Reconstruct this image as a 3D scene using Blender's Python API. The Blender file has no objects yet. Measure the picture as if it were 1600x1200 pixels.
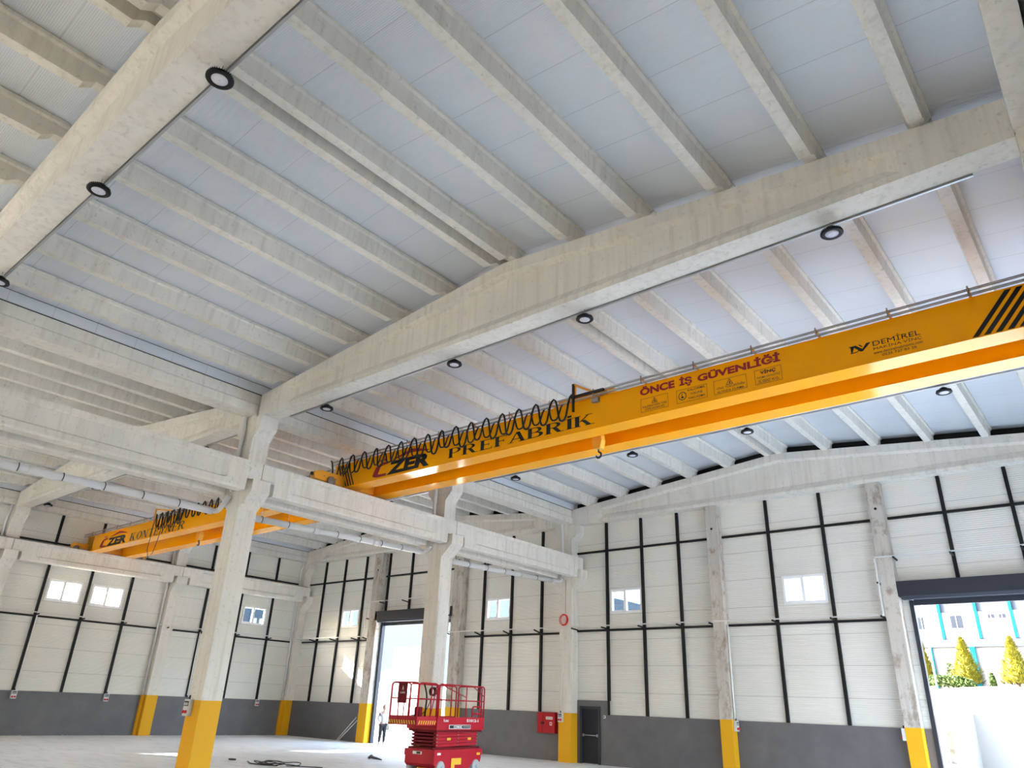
import bpy, math, random
from mathutils import Vector, Matrix
random.seed(7)
R = math.radians
scene = bpy.context.scene
col = scene.collection

# ------------------------------------------------------------------ camera
CAM = Vector((18.985, -10.541, 1.948))
yaw, pitch, roll, fpx = -0.7095, 0.4200, 0.0410, 1127.86
Fv = Vector((math.sin(yaw)*math.cos(pitch), math.cos(yaw)*math.cos(pitch), math.sin(pitch)))
Rv = Vector((math.cos(yaw), -math.sin(yaw), 0)); Uv = Rv.cross(Fv)
R2 = Rv*math.cos(roll)+Uv*math.sin(roll); U2 = -Rv*math.sin(roll)+Uv*math.cos(roll)
cd = bpy.data.cameras.new('camera'); cd.sensor_width = 36; cd.lens = 36*fpx/1600
cd.clip_start = .05; cd.clip_end = 500
cam = bpy.data.objects.new('camera', cd); col.objects.link(cam)
M = Matrix((R2, U2, -Fv)).transposed().to_4x4(); M.translation = CAM
cam.matrix_world = M
scene.camera = cam

# ------------------------------------------------------------------ sky, sun, exposure
SUN_TO = Vector((5.7, 3.23, -2.88)).normalized()          # direction the sunlight travels
world = bpy.data.worlds.new('world'); scene.world = world; world.use_nodes = True
nt = world.node_tree; bg = nt.nodes['Background']
sky = nt.nodes.new('ShaderNodeTexSky'); sky.sky_type = 'NISHITA'; sky.sun_disc = False
sky.sun_elevation = math.asin(-SUN_TO.z); sky.sun_rotation = math.atan2(-SUN_TO.x, -SUN_TO.y)
sky.air_density = 1.0; sky.dust_density = 3.5; sky.ozone_density = 1.0
hs = nt.nodes.new('ShaderNodeHueSaturation'); hs.inputs['Saturation'].default_value = .88
nt.links.new(sky.outputs[0], hs.inputs['Color']); nt.links.new(hs.outputs[0], bg.inputs[0]); bg.inputs[1].default_value = 0.45
sl = bpy.data.lights.new('sun', 'SUN'); sl.energy = 3.6; sl.angle = R(0.55); sl.color = (1, .95, .87)
so = bpy.data.objects.new('sun', sl); col.objects.link(so)
so.rotation_euler = SUN_TO.to_track_quat('-Z', 'Y').to_euler(); so.location = (-30, -30, 30)
vs = scene.view_settings
scene.display_settings.display_device = 'sRGB'
vs.view_transform = 'Standard'; vs.look = 'None'; vs.exposure = 3.25; vs.gamma = 1; vs.use_curve_mapping = False
scene.cycles.max_bounces = 14; scene.cycles.diffuse_bounces = 10; scene.cycles.glossy_bounces = 5
scene.cycles.transparent_max_bounces = 12
scene.cycles.sample_clamp_indirect = 12
scene.cycles.caustics_reflective = False; scene.cycles.caustics_refractive = False

def portal(name, loc, rot, sx, sy):
    l = bpy.data.lights.new(name, 'AREA'); l.shape = 'RECTANGLE'; l.size = sx; l.size_y = sy
    l.cycles.is_portal = True
    o = bpy.data.objects.new(name, l); col.objects.link(o); o.location = loc; o.rotation_euler = rot

# ------------------------------------------------------------------ materials
def new_mat(name):
    m = bpy.data.materials.new(name); m.use_nodes = True
    return m, m.node_tree, m.node_tree.nodes['Principled BSDF']
def plain(name, c, rough=.5, metal=0, spec=.5, emit=None, estr=0):
    m, t, b = new_mat(name)
    b.inputs['Base Color'].default_value = (*c, 1); b.inputs['Roughness'].default_value = rough
    b.inputs['Metallic'].default_value = metal; b.inputs['Specular IOR Level'].default_value = spec
    if emit:
        b.inputs['Emission Color'].default_value = (*emit, 1); b.inputs['Emission Strength'].default_value = estr
    return m
def noise_mix(t, coord, scale, lo, hi, c1, c2, detail=6, stretch=(1, 1, 1), rough=.6):
    mp = t.nodes.new('ShaderNodeMapping'); mp.inputs['Scale'].default_value = stretch
    t.links.new(coord, mp.inputs[0])
    n = t.nodes.new('ShaderNodeTexNoise'); n.inputs['Scale'].default_value = scale
    n.inputs['Detail'].default_value = detail; n.inputs['Roughness'].default_value = rough
    t.links.new(mp.outputs[0], n.inputs['Vector'])
    r = t.nodes.new('ShaderNodeMapRange'); r.inputs[1].default_value = lo; r.inputs[2].default_value = hi
    t.links.new(n.outputs[0], r.inputs[0])
    x = t.nodes.new('ShaderNodeMix'); x.data_type = 'RGBA'
    t.links.new(r.outputs[0], x.inputs[0])
    for i, c in ((6, c1), (7, c2)):
        if isinstance(c, tuple): x.inputs[i].default_value = (*c, 1)
        else: t.links.new(c, x.inputs[i])
    return x.outputs[2], n
def geo_pos(t):
    g = t.nodes.new('ShaderNodeNewGeometry'); return g.outputs['Position']
def concrete(name, base, dark, blotch=.35, streak=True, mottle=None):
    m, t, b = new_mat(name); p = geo_pos(t)
    c, n = noise_mix(t, p, .9, .35, .75, base, tuple(a*.86 for a in base))
    if streak:
        c, _ = noise_mix(t, p, 7, .48, .72, c, dark, 5, (1, 1, .05))
    c, n2 = noise_mix(t, p, 9, .58, .74, c, tuple(a*.66 for a in base), 8)
    if mottle:
        c, _ = noise_mix(t, p, 3.2, .5, .62, c, mottle, 9, (1, 1, .6), .7)
    t.links.new(c, b.inputs['Base Color'])
    b.inputs['Roughness'].default_value = .85; b.inputs['Specular IOR Level'].default_value = .25
    bp = t.nodes.new('ShaderNodeBump'); bp.inputs['Strength'].default_value = .12; bp.inputs['Distance'].default_value = .02
    t.links.new(n2.outputs[0], bp.inputs['Height']); t.links.new(bp.outputs[0], b.inputs['Normal'])
    return m
def ribbed(name, base, axis, pitch, seam, seam_off, seam_w, rough, strength, spec=.5, var=.06):
    """thin metal cladding: small ribs and a dark joint every `seam` metres along `axis`"""
    m, t, b = new_mat(name); p = geo_pos(t)
    s = t.nodes.new('ShaderNodeSeparateXYZ'); t.links.new(p, s.inputs[0]); a = s.outputs[axis]
    def math_(op, x, y=None):
        n = t.nodes.new('ShaderNodeMath'); n.operation = op
        for i, v in enumerate((x, y)):
            if v is None: continue
            if isinstance(v, (int, float)): n.inputs[i].default_value = v
            else: t.links.new(v, n.inputs[i])
        return n.outputs[0]
    fr = math_('FRACT', math_('DIVIDE', math_('SUBTRACT', a, seam_off), seam))
    line = math_('LESS_THAN', fr, seam_w/seam)
    c, _ = noise_mix(t, p, .35, .3, .7, base, tuple(x*(1-var) for x in base), 3)
    x = t.nodes.new('ShaderNodeMix'); x.data_type = 'RGBA'; t.links.new(line, x.inputs[0])
    t.links.new(c, x.inputs[6]); x.inputs[7].default_value = (*[v*(.72 if axis == 1 else .6) for v in base], 1)
    t.links.new(x.outputs[2], b.inputs['Base Color'])
    w = math_('SINE', math_('MULTIPLY', a, 2*math.pi/pitch))
    bp = t.nodes.new('ShaderNodeBump'); bp.inputs['Strength'].default_value = strength; bp.inputs['Distance'].default_value = pitch*.12
    t.links.new(w, bp.inputs['Height']); t.links.new(bp.outputs[0], b.inputs['Normal'])
    b.inputs['Roughness'].default_value = rough; b.inputs['Specular IOR Level'].default_value = spec
    return m

CON = concrete('precast_concrete', (.77, .745, .685), (.62, .59, .53))
CONR = concrete('weathered_concrete', (.56, .525, .47), (.40, .36, .31), mottle=(.33, .265, .21))
YEL = plain('yellow_paint', (.74, .38, .014), .5, 0, .15)
GREYP = None
m, t, b = new_mat('grey_painted_plaster'); c, n = noise_mix(t, geo_pos(t), 1.4, .3, .75, (.115, .112, .118), (.15, .147, .152), 8)
t.links.new(c, b.inputs['Base Color']); b.inputs['Roughness'].default_value = .6; GREYP = m
ROOF = ribbed('roof_lining_sheet', (.68, .72, .765), 1, .034, 1.0, -.05, .014, .33, .35)
CLAD = ribbed('wall_lining_panel', (.78, .765, .71), 2, .066, 1.0, .6, .016, .42, .55)
FLASH = plain('ridge_flashing', (.62, .65, .74), .3)
BLK = plain('black_steel', (.010, .010, .011), .5, 0, .25)
DKG = plain('anthracite_steel', (.028, .031, .042), .45, 0, .3)
DKD = plain('dark_door_leaf', (.010, .013, .022), .5, 0, .25)
VOID = plain('gap_shade', (.012, .012, .012), .9)  # near-black colour standing in for shade in gaps and holes
ORG = plain('crane_paint', (1.0, .42, .002), .14, 0, .22)
HOOKY = plain('hook_block_yellow', (.85, .48, .06), .35)
ORG2 = plain('crane_trolley_paint', (.85, .38, .03), .35)
BLKP = plain('black_lettering', (.008, .008, .01), .5)
REDP = plain('red_lettering', (.33, .008, .012), .5)
RUB = plain('black_rubber', (.012, .012, .012), .5)
GALV = plain('galvanised_steel', (.45, .46, .47), .35, .7)
WHT = plain('white_plastic', (.80, .80, .78), .4)
TRK = plain('conduit_grey', (.66, .65, .63), .4)
FRM = plain('window_frame_white', (.86, .87, .88), .4)
PVC = plain('grey_pvc', (.68, .69, .70), .32)
LRED = plain('lift_red', (.44, .005, .02), .5, 0, .3)
LRED2 = plain('lift_dark_red', (.16, .004, .01), .6, 0, .2)
CABR = plain('cabinet_red', (.42, .005, .010), .5, 0, .25)
LAMPD = plain('lamp_diffuser', (.62, .61, .68), .35)
TYRE = plain('grey_tyre', (.42, .44, .45), .6)
SOCK = plain('socket_red', (.62, .01, .02), .4)
BOXG = plain('box_grey', (.62, .63, .62), .45)
ROPE = plain('steel_rope', (.16, .14, .12), .5, .6)
SIGNY = plain('sticker_yellow', (.80, .45, .03), .5)
STEELR = plain('worn_steel', (.30, .26, .23), .4, .5)
m, t, b = new_mat('window_glass'); o_ = t.nodes['Material Output']
tr = t.nodes.new('ShaderNodeBsdfTransparent'); tr.inputs[0].default_value = (.93, .96, .97, 1)
gl = t.nodes.new('ShaderNodeBsdfGlossy'); gl.inputs['Roughness'].default_value = .02
mx = t.nodes.new('ShaderNodeMixShader'); mx.inputs[0].default_value = .06
t.links.new(tr.outputs[0], mx.inputs[1]); t.links.new(gl.outputs[0], mx.inputs[2]); t.links.new(mx.outputs[0], o_.inputs[0]); GLASS = m
m, t, b = new_mat('dusty_floor_concrete'); p = geo_pos(t)
c, n = noise_mix(t, p, .35, .3, .7, (.88, .875, .865), (.78, .775, .765), 8)
c, _ = noise_mix(t, p, 2.2, .5, .75, c, (.62, .61, .60), 8, (.35, 1.6, 1))
t.links.new(c, b.inputs['Base Color']); b.inputs['Roughness'].default_value = .55; b.inputs['Specular IOR Level'].default_value = .4; FLOORM = m
m, t, b = new_mat('yard_ground'); c, n = noise_mix(t, geo_pos(t), .5, .3, .7, (.80, .77, .70), (.68, .64, .57), 8)
t.links.new(c, b.inputs['Base Color']); b.inputs['Roughness'].default_value = .95; b.inputs['Specular IOR Level'].default_value = .05; YARD = m
m, t, b = new_mat('rough_stone'); c, n = noise_mix(t, geo_pos(t), 2.5, .4, .65, (.24, .23, .19), (.14, .125, .09), 9)
t.links.new(c, b.inputs['Base Color']); b.inputs['Roughness'].default_value = .95; b.inputs['Specular IOR Level'].default_value = .05; STONE = m
m, t, b = new_mat('golden_foliage'); c, n = noise_mix(t, geo_pos(t), 9, .38, .6, (.27, .225, .006), (.08, .088, .006), 4)  # darker noise tone stands in for shadow among the leaves
t.links.new(c, b.inputs['Base Color']); b.inputs['Roughness'].default_value = .7; LEAFY = m
m, t, b = new_mat('green_foliage'); c, n = noise_mix(t, geo_pos(t), 5, .35, .65, (.08, .13, .025), (.04, .07, .02), 4)
t.links.new(c, b.inputs['Base Color']); b.inputs['Roughness'].default_value = .7; LEAFG = m
BARK = plain('bark', (.16, .10, .06), .9)
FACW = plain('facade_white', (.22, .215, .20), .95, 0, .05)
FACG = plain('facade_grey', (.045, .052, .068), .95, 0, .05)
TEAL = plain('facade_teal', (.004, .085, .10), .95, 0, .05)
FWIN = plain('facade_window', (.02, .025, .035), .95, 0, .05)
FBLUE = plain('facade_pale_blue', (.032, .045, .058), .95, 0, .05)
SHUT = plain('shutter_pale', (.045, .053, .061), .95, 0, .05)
FRED = plain('facade_red', (.30, .012, .03), .95, 0, .05)
SKIN = plain('skin', (.50, .30, .21), .6)
SHIRT = plain('white_shirt', (.50, .51, .54), .8)
TROU = plain('black_trousers', (.018, .018, .022), .8)
HAIR = plain('dark_hair', (.03, .022, .018), .7)

# ------------------------------------------------------------------ mesh helpers
class MB:
    def __init__(s): s.v = []; s.f = []; s.mi = []; s.sm = []; s.mats = []
    def _m(s, m):
        if m not in s.mats: s.mats.append(m)
        return s.mats.index(m)
    def add(s, vs, fs, m, smooth=False):
        o = len(s.v); s.v += [tuple(v) for v in vs]; k = s._m(m)
        for f in fs: s.f.append([i+o for i in f]); s.mi.append(k); s.sm.append(smooth)
        return s
    def box(s, x0, x1, y0, y1, z0, z1, m):
        v = [(x, y, z) for x in (x0, x1) for y in (y0, y1) for z in (z0, z1)]
        return s.add(v, [(0, 1, 3, 2), (4, 6, 7, 5), (0, 4, 5, 1), (2, 3, 7, 6), (0, 2, 6, 4), (1, 5, 7, 3)], m)
    def obox(s, c, u, w, h, m):
        """oriented box: centre, three half-vectors"""
        c, u, w, h = map(Vector, (c, u, w, h))
        v = [c+a*u+b_*w+d*h for a in (-1, 1) for b_ in (-1, 1) for d in (-1, 1)]
        return s.add(v, [(0, 1, 3, 2), (4, 6, 7, 5), (0, 4, 5, 1), (2, 3, 7, 6), (0, 2, 6, 4), (1, 5, 7, 3)], m)
    def bar(s, a, b, w, h, m, up=(0, 0, 1)):
        a, b = Vector(a), Vector(b); d = (b-a); L = d.length; d.normalize(); up = Vector(up)
        if abs(d.dot(up)) > .98: up = Vector((0, 1, 0))
        sd = d.cross(up).normalized(); u2 = sd.cross(d)
        return s.obox((a+b)/2, d*L/2, sd*w/2, u2*h/2, m)
    def prism(s, poly, axis, a, b, m, smooth=False):
        """poly of 2-D points extruded along axis (0 x,1 y,2 z) from a to b"""
        def mk(p, t):
            q = list(p); q.insert(axis, t); return tuple(q)
        n = len(poly); v = [mk(p, a) for p in poly]+[mk(p, b) for p in poly]
        f = [tuple(range(n))[::-1], tuple(range(n, 2*n))]
        o = len(s.v); s.add(v, f, m)
        k = s._m(m)
        for i in range(n):
            j = (i+1) % n; s.f.append([o+i, o+j, o+n+j, o+n+i]); s.mi.append(k); s.sm.append(smooth)
        return s
    def tube(s, pts, r, m, n=8, caps=True, close=False):
        pts = [Vector(p) for p in pts]; N = len(pts); rings = []
        rr = r if isinstance(r, (list, tuple)) else [r]*N
        prev = None
        for i, p in enumerate(pts):
            if close: d = pts[(i+1) % N]-pts[i-1]
            elif i == 0: d = pts[1]-p
            elif i == N-1: d = p-pts[-2]
            else: d = (pts[i+1]-p).normalized()+(p-pts[i-1]).normalized()
            d.normalize()
            if prev is None:
                a = Vector((0, 0, 1)) if abs(d.z) < .9 else Vector((1, 0, 0)); sd = d.cross(a).normalized()
            else: sd = (prev-d*prev.dot(d)).normalized()
            prev = sd; u = d.cross(sd)
            rings.append([p+(sd*math.cos(2*math.pi*k/n)+u*math.sin(2*math.pi*k/n))*rr[i] for k in range(n)])
        v = [q for g in rings for q in g]; f = []
        for i in range(N if close else N-1):
            j = (i+1) % N
            for k in range(n): l = (k+1) % n; f.append((i*n+k, i*n+l, j*n+l, j*n+k))
        s.add(v, f, m, True)
        if caps and not close: s.add([], [], m); o = len(s.v)-len(v); k_ = s._m(m)
        if caps and not close:
            s.f.append([o+k for k in range(n)][::-1]); s.mi.append(k_); s.sm.append(False)
            s.f.append([o+(N-1)*n+k for k in range(n)]); s.mi.append(k_); s.sm.append(False)
        return s
    def lathe(s, prof, c, m, n=24, axis=(0, 0, 1)):
        c = Vector(c); ax = Vector(axis).normalized(); a = Vector((1, 0, 0)) if abs(ax.x) < .9 else Vector((0, 1, 0))
        u = ax.cross(a).normalized(); w = ax.cross(u); v = []; f = []
        for r, h in prof:
            for k in range(n): v.append(c+ax*h+(u*math.cos(2*math.pi*k/n)+w*math.sin(2*math.pi*k/n))*r)
        for i in range(len(prof)-1):
            for k in range(n): l = (k+1) % n; f.append((i*n+k, i*n+l, (i+1)*n+l, (i+1)*n+k))
        return s.add(v, f, m, True)
    def build(s, name, parent=None, loc=None):
        me = bpy.data.meshes.new(name); me.from_pydata(s.v, [], s.f)
        for m in s.mats: me.materials.append(m)
        me.polygons.foreach_set('material_index', s.mi); me.polygons.foreach_set('use_smooth', s.sm)
        me.update()
        o = bpy.data.objects.new(name, me); col.objects.link(o)
        if parent: o.parent = parent
        if loc: o.location = loc
        return o
def fixn(o):
    import bmesh
    bm = bmesh.new(); bm.from_mesh(o.data); bmesh.ops.recalc_face_normals(bm, faces=bm.faces); bm.to_mesh(o.data); bm.free()
    return o
def tag(o, label=None, cat=None, group=None, kind=None):
    if label: o['label'] = label
    if cat: o['category'] = cat
    if group: o['group'] = group
    if kind: o['kind'] = kind
    return o
def thing(name, loc, label, cat, group=None, rz=0):
    o = bpy.data.objects.new(name, None); o.empty_display_size = .2; col.objects.link(o)
    o.location = loc; o.rotation_euler = (0, 0, rz)
    return tag(o, label, cat, group)
def copy_tree(o, parent=None):
    c = o.copy(); col.objects.link(c)
    if parent: c.parent = parent
    for ch in list(o.children): copy_tree(ch, c)
    return c
tn = [0]
def trim(mb):
    tn[0] += 1
    return tag(mb.build('trim_%d' % tn[0]), kind='structure')
ORD = ['first', 'second', 'third', 'fourth', 'fifth', 'sixth', 'seventh', 'eighth']

# ------------------------------------------------------------------ building dimensions
HX, HY = .316, .284
W, WL = 19.52, 19.82
XL, XR, YE, YB = -19.9, 19.62, 16.2, -24.2
ZR0, SL = 10.168, .0995
RR, RL = W/2, -WL/2
def ztop(x):
    if x >= 0: return ZR0+SL*(W/2-HX-abs(x-RR))
    return ZR0+SL*(WL/2-HX-abs(x-RL))

# floor / ground
fl = MB(); fl.box(XL-.15, XR+.2, YB-.15, YE+.15, -.2, 0, FLOORM); tag(fl.build('floor'), kind='structure')
g = MB(); g.box(-140, 90, YE+.15, 110, -.3, -.02, YARD); g.box(-140, XL-.15, -60, YE+.15, -.3, -.02, YARD)
g.box(XR+.2, 90, -60, YE+.15, -.3, -.02, YARD); g.box(XL-.15, XR+.2, -60, YB-.15, -.3, -.02, YARD)
tag(g.build('ground'), kind='structure')

# walls built as sheets with real thickness and openings
def holed_wall(name, axis, c, th, u0, u1, z0, z1, holes, m):
    """wall normal along axis (0 or 1), from c to c+th; holes (ua,ub,za,zb)"""
    us = sorted({u0, u1, *[h[0] for h in holes], *[h[1] for h in holes]})
    zs = sorted({z0, z1, *[h[2] for h in holes], *[h[3] for h in holes]})
    b = MB()
    def P(u, d, z): return (d, u, z) if axis == 0 else (u, d, z)
    def solid(i, j):
        if i < 0 or j < 0 or i >= len(us)-1 or j >= len(zs)-1: return False
        um, zm = (us[i]+us[i+1])/2, (zs[j]+zs[j+1])/2
        return not any(h[0] < um < h[1] and h[2] < zm < h[3] for h in holes)
    for i in range(len(us)-1):
        for j in range(len(zs)-1):
            if not solid(i, j): continue
            a, bb, e, f = us[i], us[i+1], zs[j], zs[j+1]
            b.add([P(a, c, e), P(bb, c, e), P(bb, c, f), P(a, c, f)], [(0, 1, 2, 3)], m)
            b.add([P(a, c+th, e), P(bb, c+th, e), P(bb, c+th, f), P(a, c+th, f)], [(3, 2, 1, 0)], m)
            for di, dj, q in ((-1, 0, (P(a, c, e), P(a, c+th, e), P(a, c+th, f), P(a, c, f))), (1, 0, (P(bb, c, e), P(bb, c+th, e), P(bb, c+th, f), P(bb, c, f))),
                              (0, -1, (P(a, c, e), P(bb, c, e), P(bb, c+th, e), P(a, c+th, e))), (0, 1, (P(a, c, f), P(bb, c, f), P(bb, c+th, f), P(a, c+th, f)))):
                if not solid(i+di, j+dj): b.add(q, [(0, 1, 2, 3)], m)
    return tag(b.build(name), kind='structure')
DOOR_R = (13.34, 18.35, 0, 6.05); DOOR_L = (-12.42, -7.05, 0, 6.1)
LEAF = (.46, 1.44, 0, 2.08)
WIN_E = [(2.0, 3.5), (9.3, 10.82), (-4.96, -3.46), (-15.93, -14.45)]
WIN_L = [(2.12, 3.62), (4.08, 5.6), (12.27, 13.73), (-3.92, -2.4)]
ZW0, ZW1 = 5.64, 6.62
we = holed_wall('wall_end', 1, YE, .12, XL-.12, XR+.12, 0, 11.6, [DOOR_R, DOOR_L, LEAF]+[(a, b_, ZW0, ZW1) for a, b_ in WIN_E], CLAD)
wl = holed_wall('wall_left', 0, XL-.12, .12, YB-.12, YE, 0, 10.6, [(a, b_, ZW0, ZW1) for a, b_ in WIN_L], CLAD)
WIN_R = [(-7, -1, 4.2, 7.6), (-15, -9.5, 4.2, 7.6)]
wr = holed_wall('wall_right', 0, XR, .12, YB-.12, YE, 0, 10.6, [(3.3, 7.7, 0, 8.2), (8.3, 15.7, 0, 4.4)], CLAD)  # openings added out of view to let daylight in
wb = holed_wall('wall_back', 1, YB-.12, .12, XL, XR, 0, 11.6, [(-13, -7.5, 0, 4), (4, 6.6, 0, 3.2)], CLAD)  # unseen back openings, also added to bring in daylight
# gable corners above the roof are hidden by the roof sheets; painted masonry dado
def dado(name, pts):
    b = MB()
    for q in pts: b.box(*q, GREYP)
    return tag(b.build(name), kind='structure')
dado('baseboard_end', [(XL+.06, DOOR_L[0], YE-.06, YE, 0, 1.8), (DOOR_L[1], .25, YE-.06, YE, 0, 1.8), (.25, LEAF[0], YE-.06, YE, 0, 2.3), (LEAF[0], LEAF[1], YE-.06, YE, 2.08, 2.3),
                       (LEAF[1], 1.85, YE-.06, YE, 0, 2.3), (1.85, DOOR_R[0], YE-.06, YE, 0, 1.8), (DOOR_R[1], XR, YE-.06, YE, 0, 1.8)])
dado('baseboard_left', [(XL, XL+.06, YB, YE, 0, 1.78)])
dado('baseboard_right', [(XR-.06, XR, YB, 3.3, 0, 1.8)])
# roof sheets + ridge flashing
rf = MB()
def slope(x0, x1, y0, y1):
    z0, z1 = ztop(x0)+.33, ztop(x1)+.33
    rf.prism([(x0, z0), (x1, z1), (x1, z1+.08), (x0, z0+.08)], 1, y0, y1, ROOF)
slope(.26, RR-.1, YB-.3, YE+.25); slope(RR+.1, XR+.12, YB-.3, YE+.25)
slope(XL-.12, RL-.1, YB-.3, YE+.25); slope(RL+.1, -.26, YB-.3, YE+.25)
tag(rf.build('ceiling'), kind='structure')
for r_ in (RR, RL):
    z = ztop(r_)+.36
    b = MB(); b.prism([(r_-.3, z+.02), (r_, z+.075), (r_+.3, z+.02), (r_+.3, z+.07), (r_, z+.13), (r_-.3, z+.07)], 1, YB-.3, YE+.25, FLASH); trim(b)
b = MB(); b.box(-.27, .27, YB-.3, YE+.25, 10.5, 10.62, VOID); trim(b)
# dark strip standing in for the shaded gap between end girders and roof sheets
b = MB()
for x0, x1 in ((.3, RR), (RR, XR), (XL, RL), (RL, -.3)):
    b.prism([(x0, ztop(x0)-.05), (x1, ztop(x1)-.05), (x1, ztop(x1)+.33), (x0, ztop(x0)+.33)], 1, YE-.03, YE-.005, VOID)
trim(b)

# ------------------------------------------------------------------ concrete columns
def column(cx, cy, sides, label, group, mat=CON):
    def half(s, z_is_corbel):
        if z_is_corbel:
            return [(HX, 0), (HX, 1.8), (HX, 6.72), (.806, 7.15), (.806, 7.5), (HX, 7.5), (HX, 8.78), (.62, 9.12), (.62, 9.47), (.3, 9.47), (.3, 9.55)]
        if -2 in sides: return [(HX, 0), (HX, 1.8), (HX, 6.9), (.52, 7.15), (.52, 7.5), (HX, 7.5), (HX, 9.47), (.3, 9.47), (.3, 9.55)]
        return [(HX, 0), (HX, 1.8), (HX, 9.47), (.3, 9.47), (.3, 9.55)]
    t_ = thing('concrete_column', (cx, cy, 0), label, 'column', group)
    xs = {1: 1 in sides, -1: -1 in sides}
    b = MB(); b.box(-HX, HX, -HY, HY, 0, 1.8, YEL); b.build('painted_foot', t_)['label'] = 'yellow painted foot'
    poly = [(x, z) for x, z in half(1, xs[1]) if z >= 1.8]
    poly += [(-x, z) for x, z in reversed(half(-1, xs[-1])) if z >= 1.8]
    b = MB(); b.prism(poly, 1, -HY, HY, mat); b.build('shaft', t_)
    return t_
cn = {-8: 'nearest', 0: 'second', 8: 'third', 16: 'end wall'}
CG = 'precast columns carrying the girders'
for y in (-8, 0, 8, 16):
    lab = {-8: 'concrete column of the middle row carrying the nearest girder', 0: 'big concrete column with yellow foot in front, middle row, nearest in view',
           8: 'concrete column with yellow foot right behind the red scissor lift', 16: 'concrete column with yellow foot between red fire cabinet and dark door'}[y]
    column(0, y, (1, -1), lab, CG)
    lab = {-8: 'left wall column beyond the left edge of the photo', 0: 'left wall concrete column cut by the left edge of the photo', 8: 'left wall concrete column behind the far crane, right of the twin windows',
           16: 'corner concrete column where left wall meets end wall'}[y]
    if y >= 0: column(-WL, y, (1,), lab, CG)
for y in (-8, 0, 8, 16):
    column(W, y, (-2,), 'right wall concrete column at the %s girder' % {-8: 'nearest', 0: 'second', 8: 'third', 16: 'end wall'}[y], CG)
# gable columns
def gable(x0, x1, label):
    t_ = thing('gable_column', ((x0+x1)/2, 15.98, 0), label, 'column', 'slender gable columns on the end wall')
    w = (x1-x0)/2
    b = MB(); b.box(-w, w, -.2, .2, 0, 1.82, YEL); b.build('painted_foot', t_)['label'] = 'yellow painted foot'
    b = MB(); b.box(-w, w, -.2, .2, 1.82, 9.46, CONR); b.build('shaft', t_)
    b = MB(); b.lathe([(0, 0), (.045, 0), (.045, .01), (0, .01)], (0, -.205, 8.55), VOID, 12, (0, -1, 0)); b.build('lifting_hole', t_)['label'] = 'dark round hole near the top'  # flat dark disc, the hole's shade put in as colour
gable(6.69, 7.14, 'mottled gable column between the two right end wall windows')
gable(12.66, 13.12, 'mottled brown gable column left of the wide open door')
gable(-13.1, -12.46, 'gable column left of the doorway where the person stands')
gable(-6.92, -6.28, 'gable column seen just right of the column behind the lift')

# ------------------------------------------------------------------ roof girders
def girder(x0, x1, y, label, near):
    """tapered I girder along x"""
    rx = (x0+x1)/2; z0 = ZR0; zr = ztop(rx); zb = 9.47
    t_ = thing('roof_girder', (rx, y, 9.47), label, 'girder', 'tapered concrete roof girders')
    def zt(x): return ztop(x)
    xe = x0+1.45; xf = x1-1.45
    def sec(x, web):
        ztp = zt(x)-9.47; F = .25; w = .11 if web else F
        fl_ = .27
        return [(-F, 0), (F, 0), (F, .12), (w, .34 if web else .13), (w, ztp-fl_-.07 if web else ztp-fl_-.01), (F, ztp-fl_), (F, ztp), (-F, ztp), (-F, ztp-fl_), (-w, ztp-fl_-.07 if web else ztp-fl_-.01), (-w, .34 if web else .13), (-F, .12)]
    b = MB(); stations = [(x0, False), (xe, False), (xe+.25, True), (rx, True), (xf-.25, True), (xf, False), (x1, False)]
    v = []; f = []
    for x, web in stations: v += [(x-rx, p[0], p[1]) for p in sec(x, web)]
    n = 12
    for i in range(len(stations)-1):
        for k in range(n): l = (k+1) % n; f.append((i*n+k, i*n+l, (i+1)*n+l, (i+1)*n+k))
    f.append(tuple(range(n))[::-1]); f.append(tuple(range((len(stations)-1)*n, len(stations)*n)))
    b.add(v, f, CON); fixn(b.build('beam', t_))
    if near:
        b = MB(); b.box(x0-rx+.9, x1-rx-.6, .262, .30, -.035, -.01, GALV); b.box(x0-rx+.9, x1-rx-.6, .262, .27, -.01, .07, GALV)
        b.build('cable_tray', t_)['label'] = 'thin galvanised cable tray'
    return t_
gl_ = {-8: 'nearest to the camera, crossing the upper left corner', 0: 'landing on the big front column', 8: 'hidden behind the near crane', 16: 'against the end wall'}
for y in (-8, 0, 8, 16):
    girder(HX+.005, W-HX-.005, y, 'tapered concrete girder of the near nave, ' + gl_[y], y < 16)
    if y >= 0: girder(-WL+HX+.005, -HX-.005, y, 'tapered concrete girder of the far left nave, %s' % {0: 'above the far crane, nearest', 8: 'second, mostly hidden', 16: 'against the end wall'}[y], y < 16)

# ------------------------------------------------------------------ purlins
def purlin_proto():
    b = MB(); L = 7.98; e = .33; n_ = .42
    # T profile: wider head, tapered stem; ends notched
    def sec(yy, zb):
        return [(yy, p) for p in ((-.10, zb), (.10, zb), (.12, .22), (.17, .25), (.17, .325), (-.17, .325), (-.17, .25), (-.12, .22))]
    st = [(-L/2, .04), (-L/2+n_-.05, .02), (-L/2+n_+.12, -.12), (L/2-n_-.12, -.12), (L/2-n_+.05, .02), (L/2, .04)]
    v = []; f = []
    for yy, zb in st: v += [(p[0], yy, p[1]) for _, p in sec(yy, zb)]
    for i in range(len(st)-1):
        for k in range(8): l = (k+1) % 8; f.append((i*8+k, i*8+l, (i+1)*8+l, (i+1)*8+k))
    f.append(tuple(range(8))[::-1]); f.append(tuple(range(40, 48)))
    b.add(v, f, CON); o = b.build('roof_purlin'); fixn(o); return o
pp = purlin_proto(); first = True
OFF = [.23, 1.87, 3.5, 5.14, 6.76, 8.36]
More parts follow.
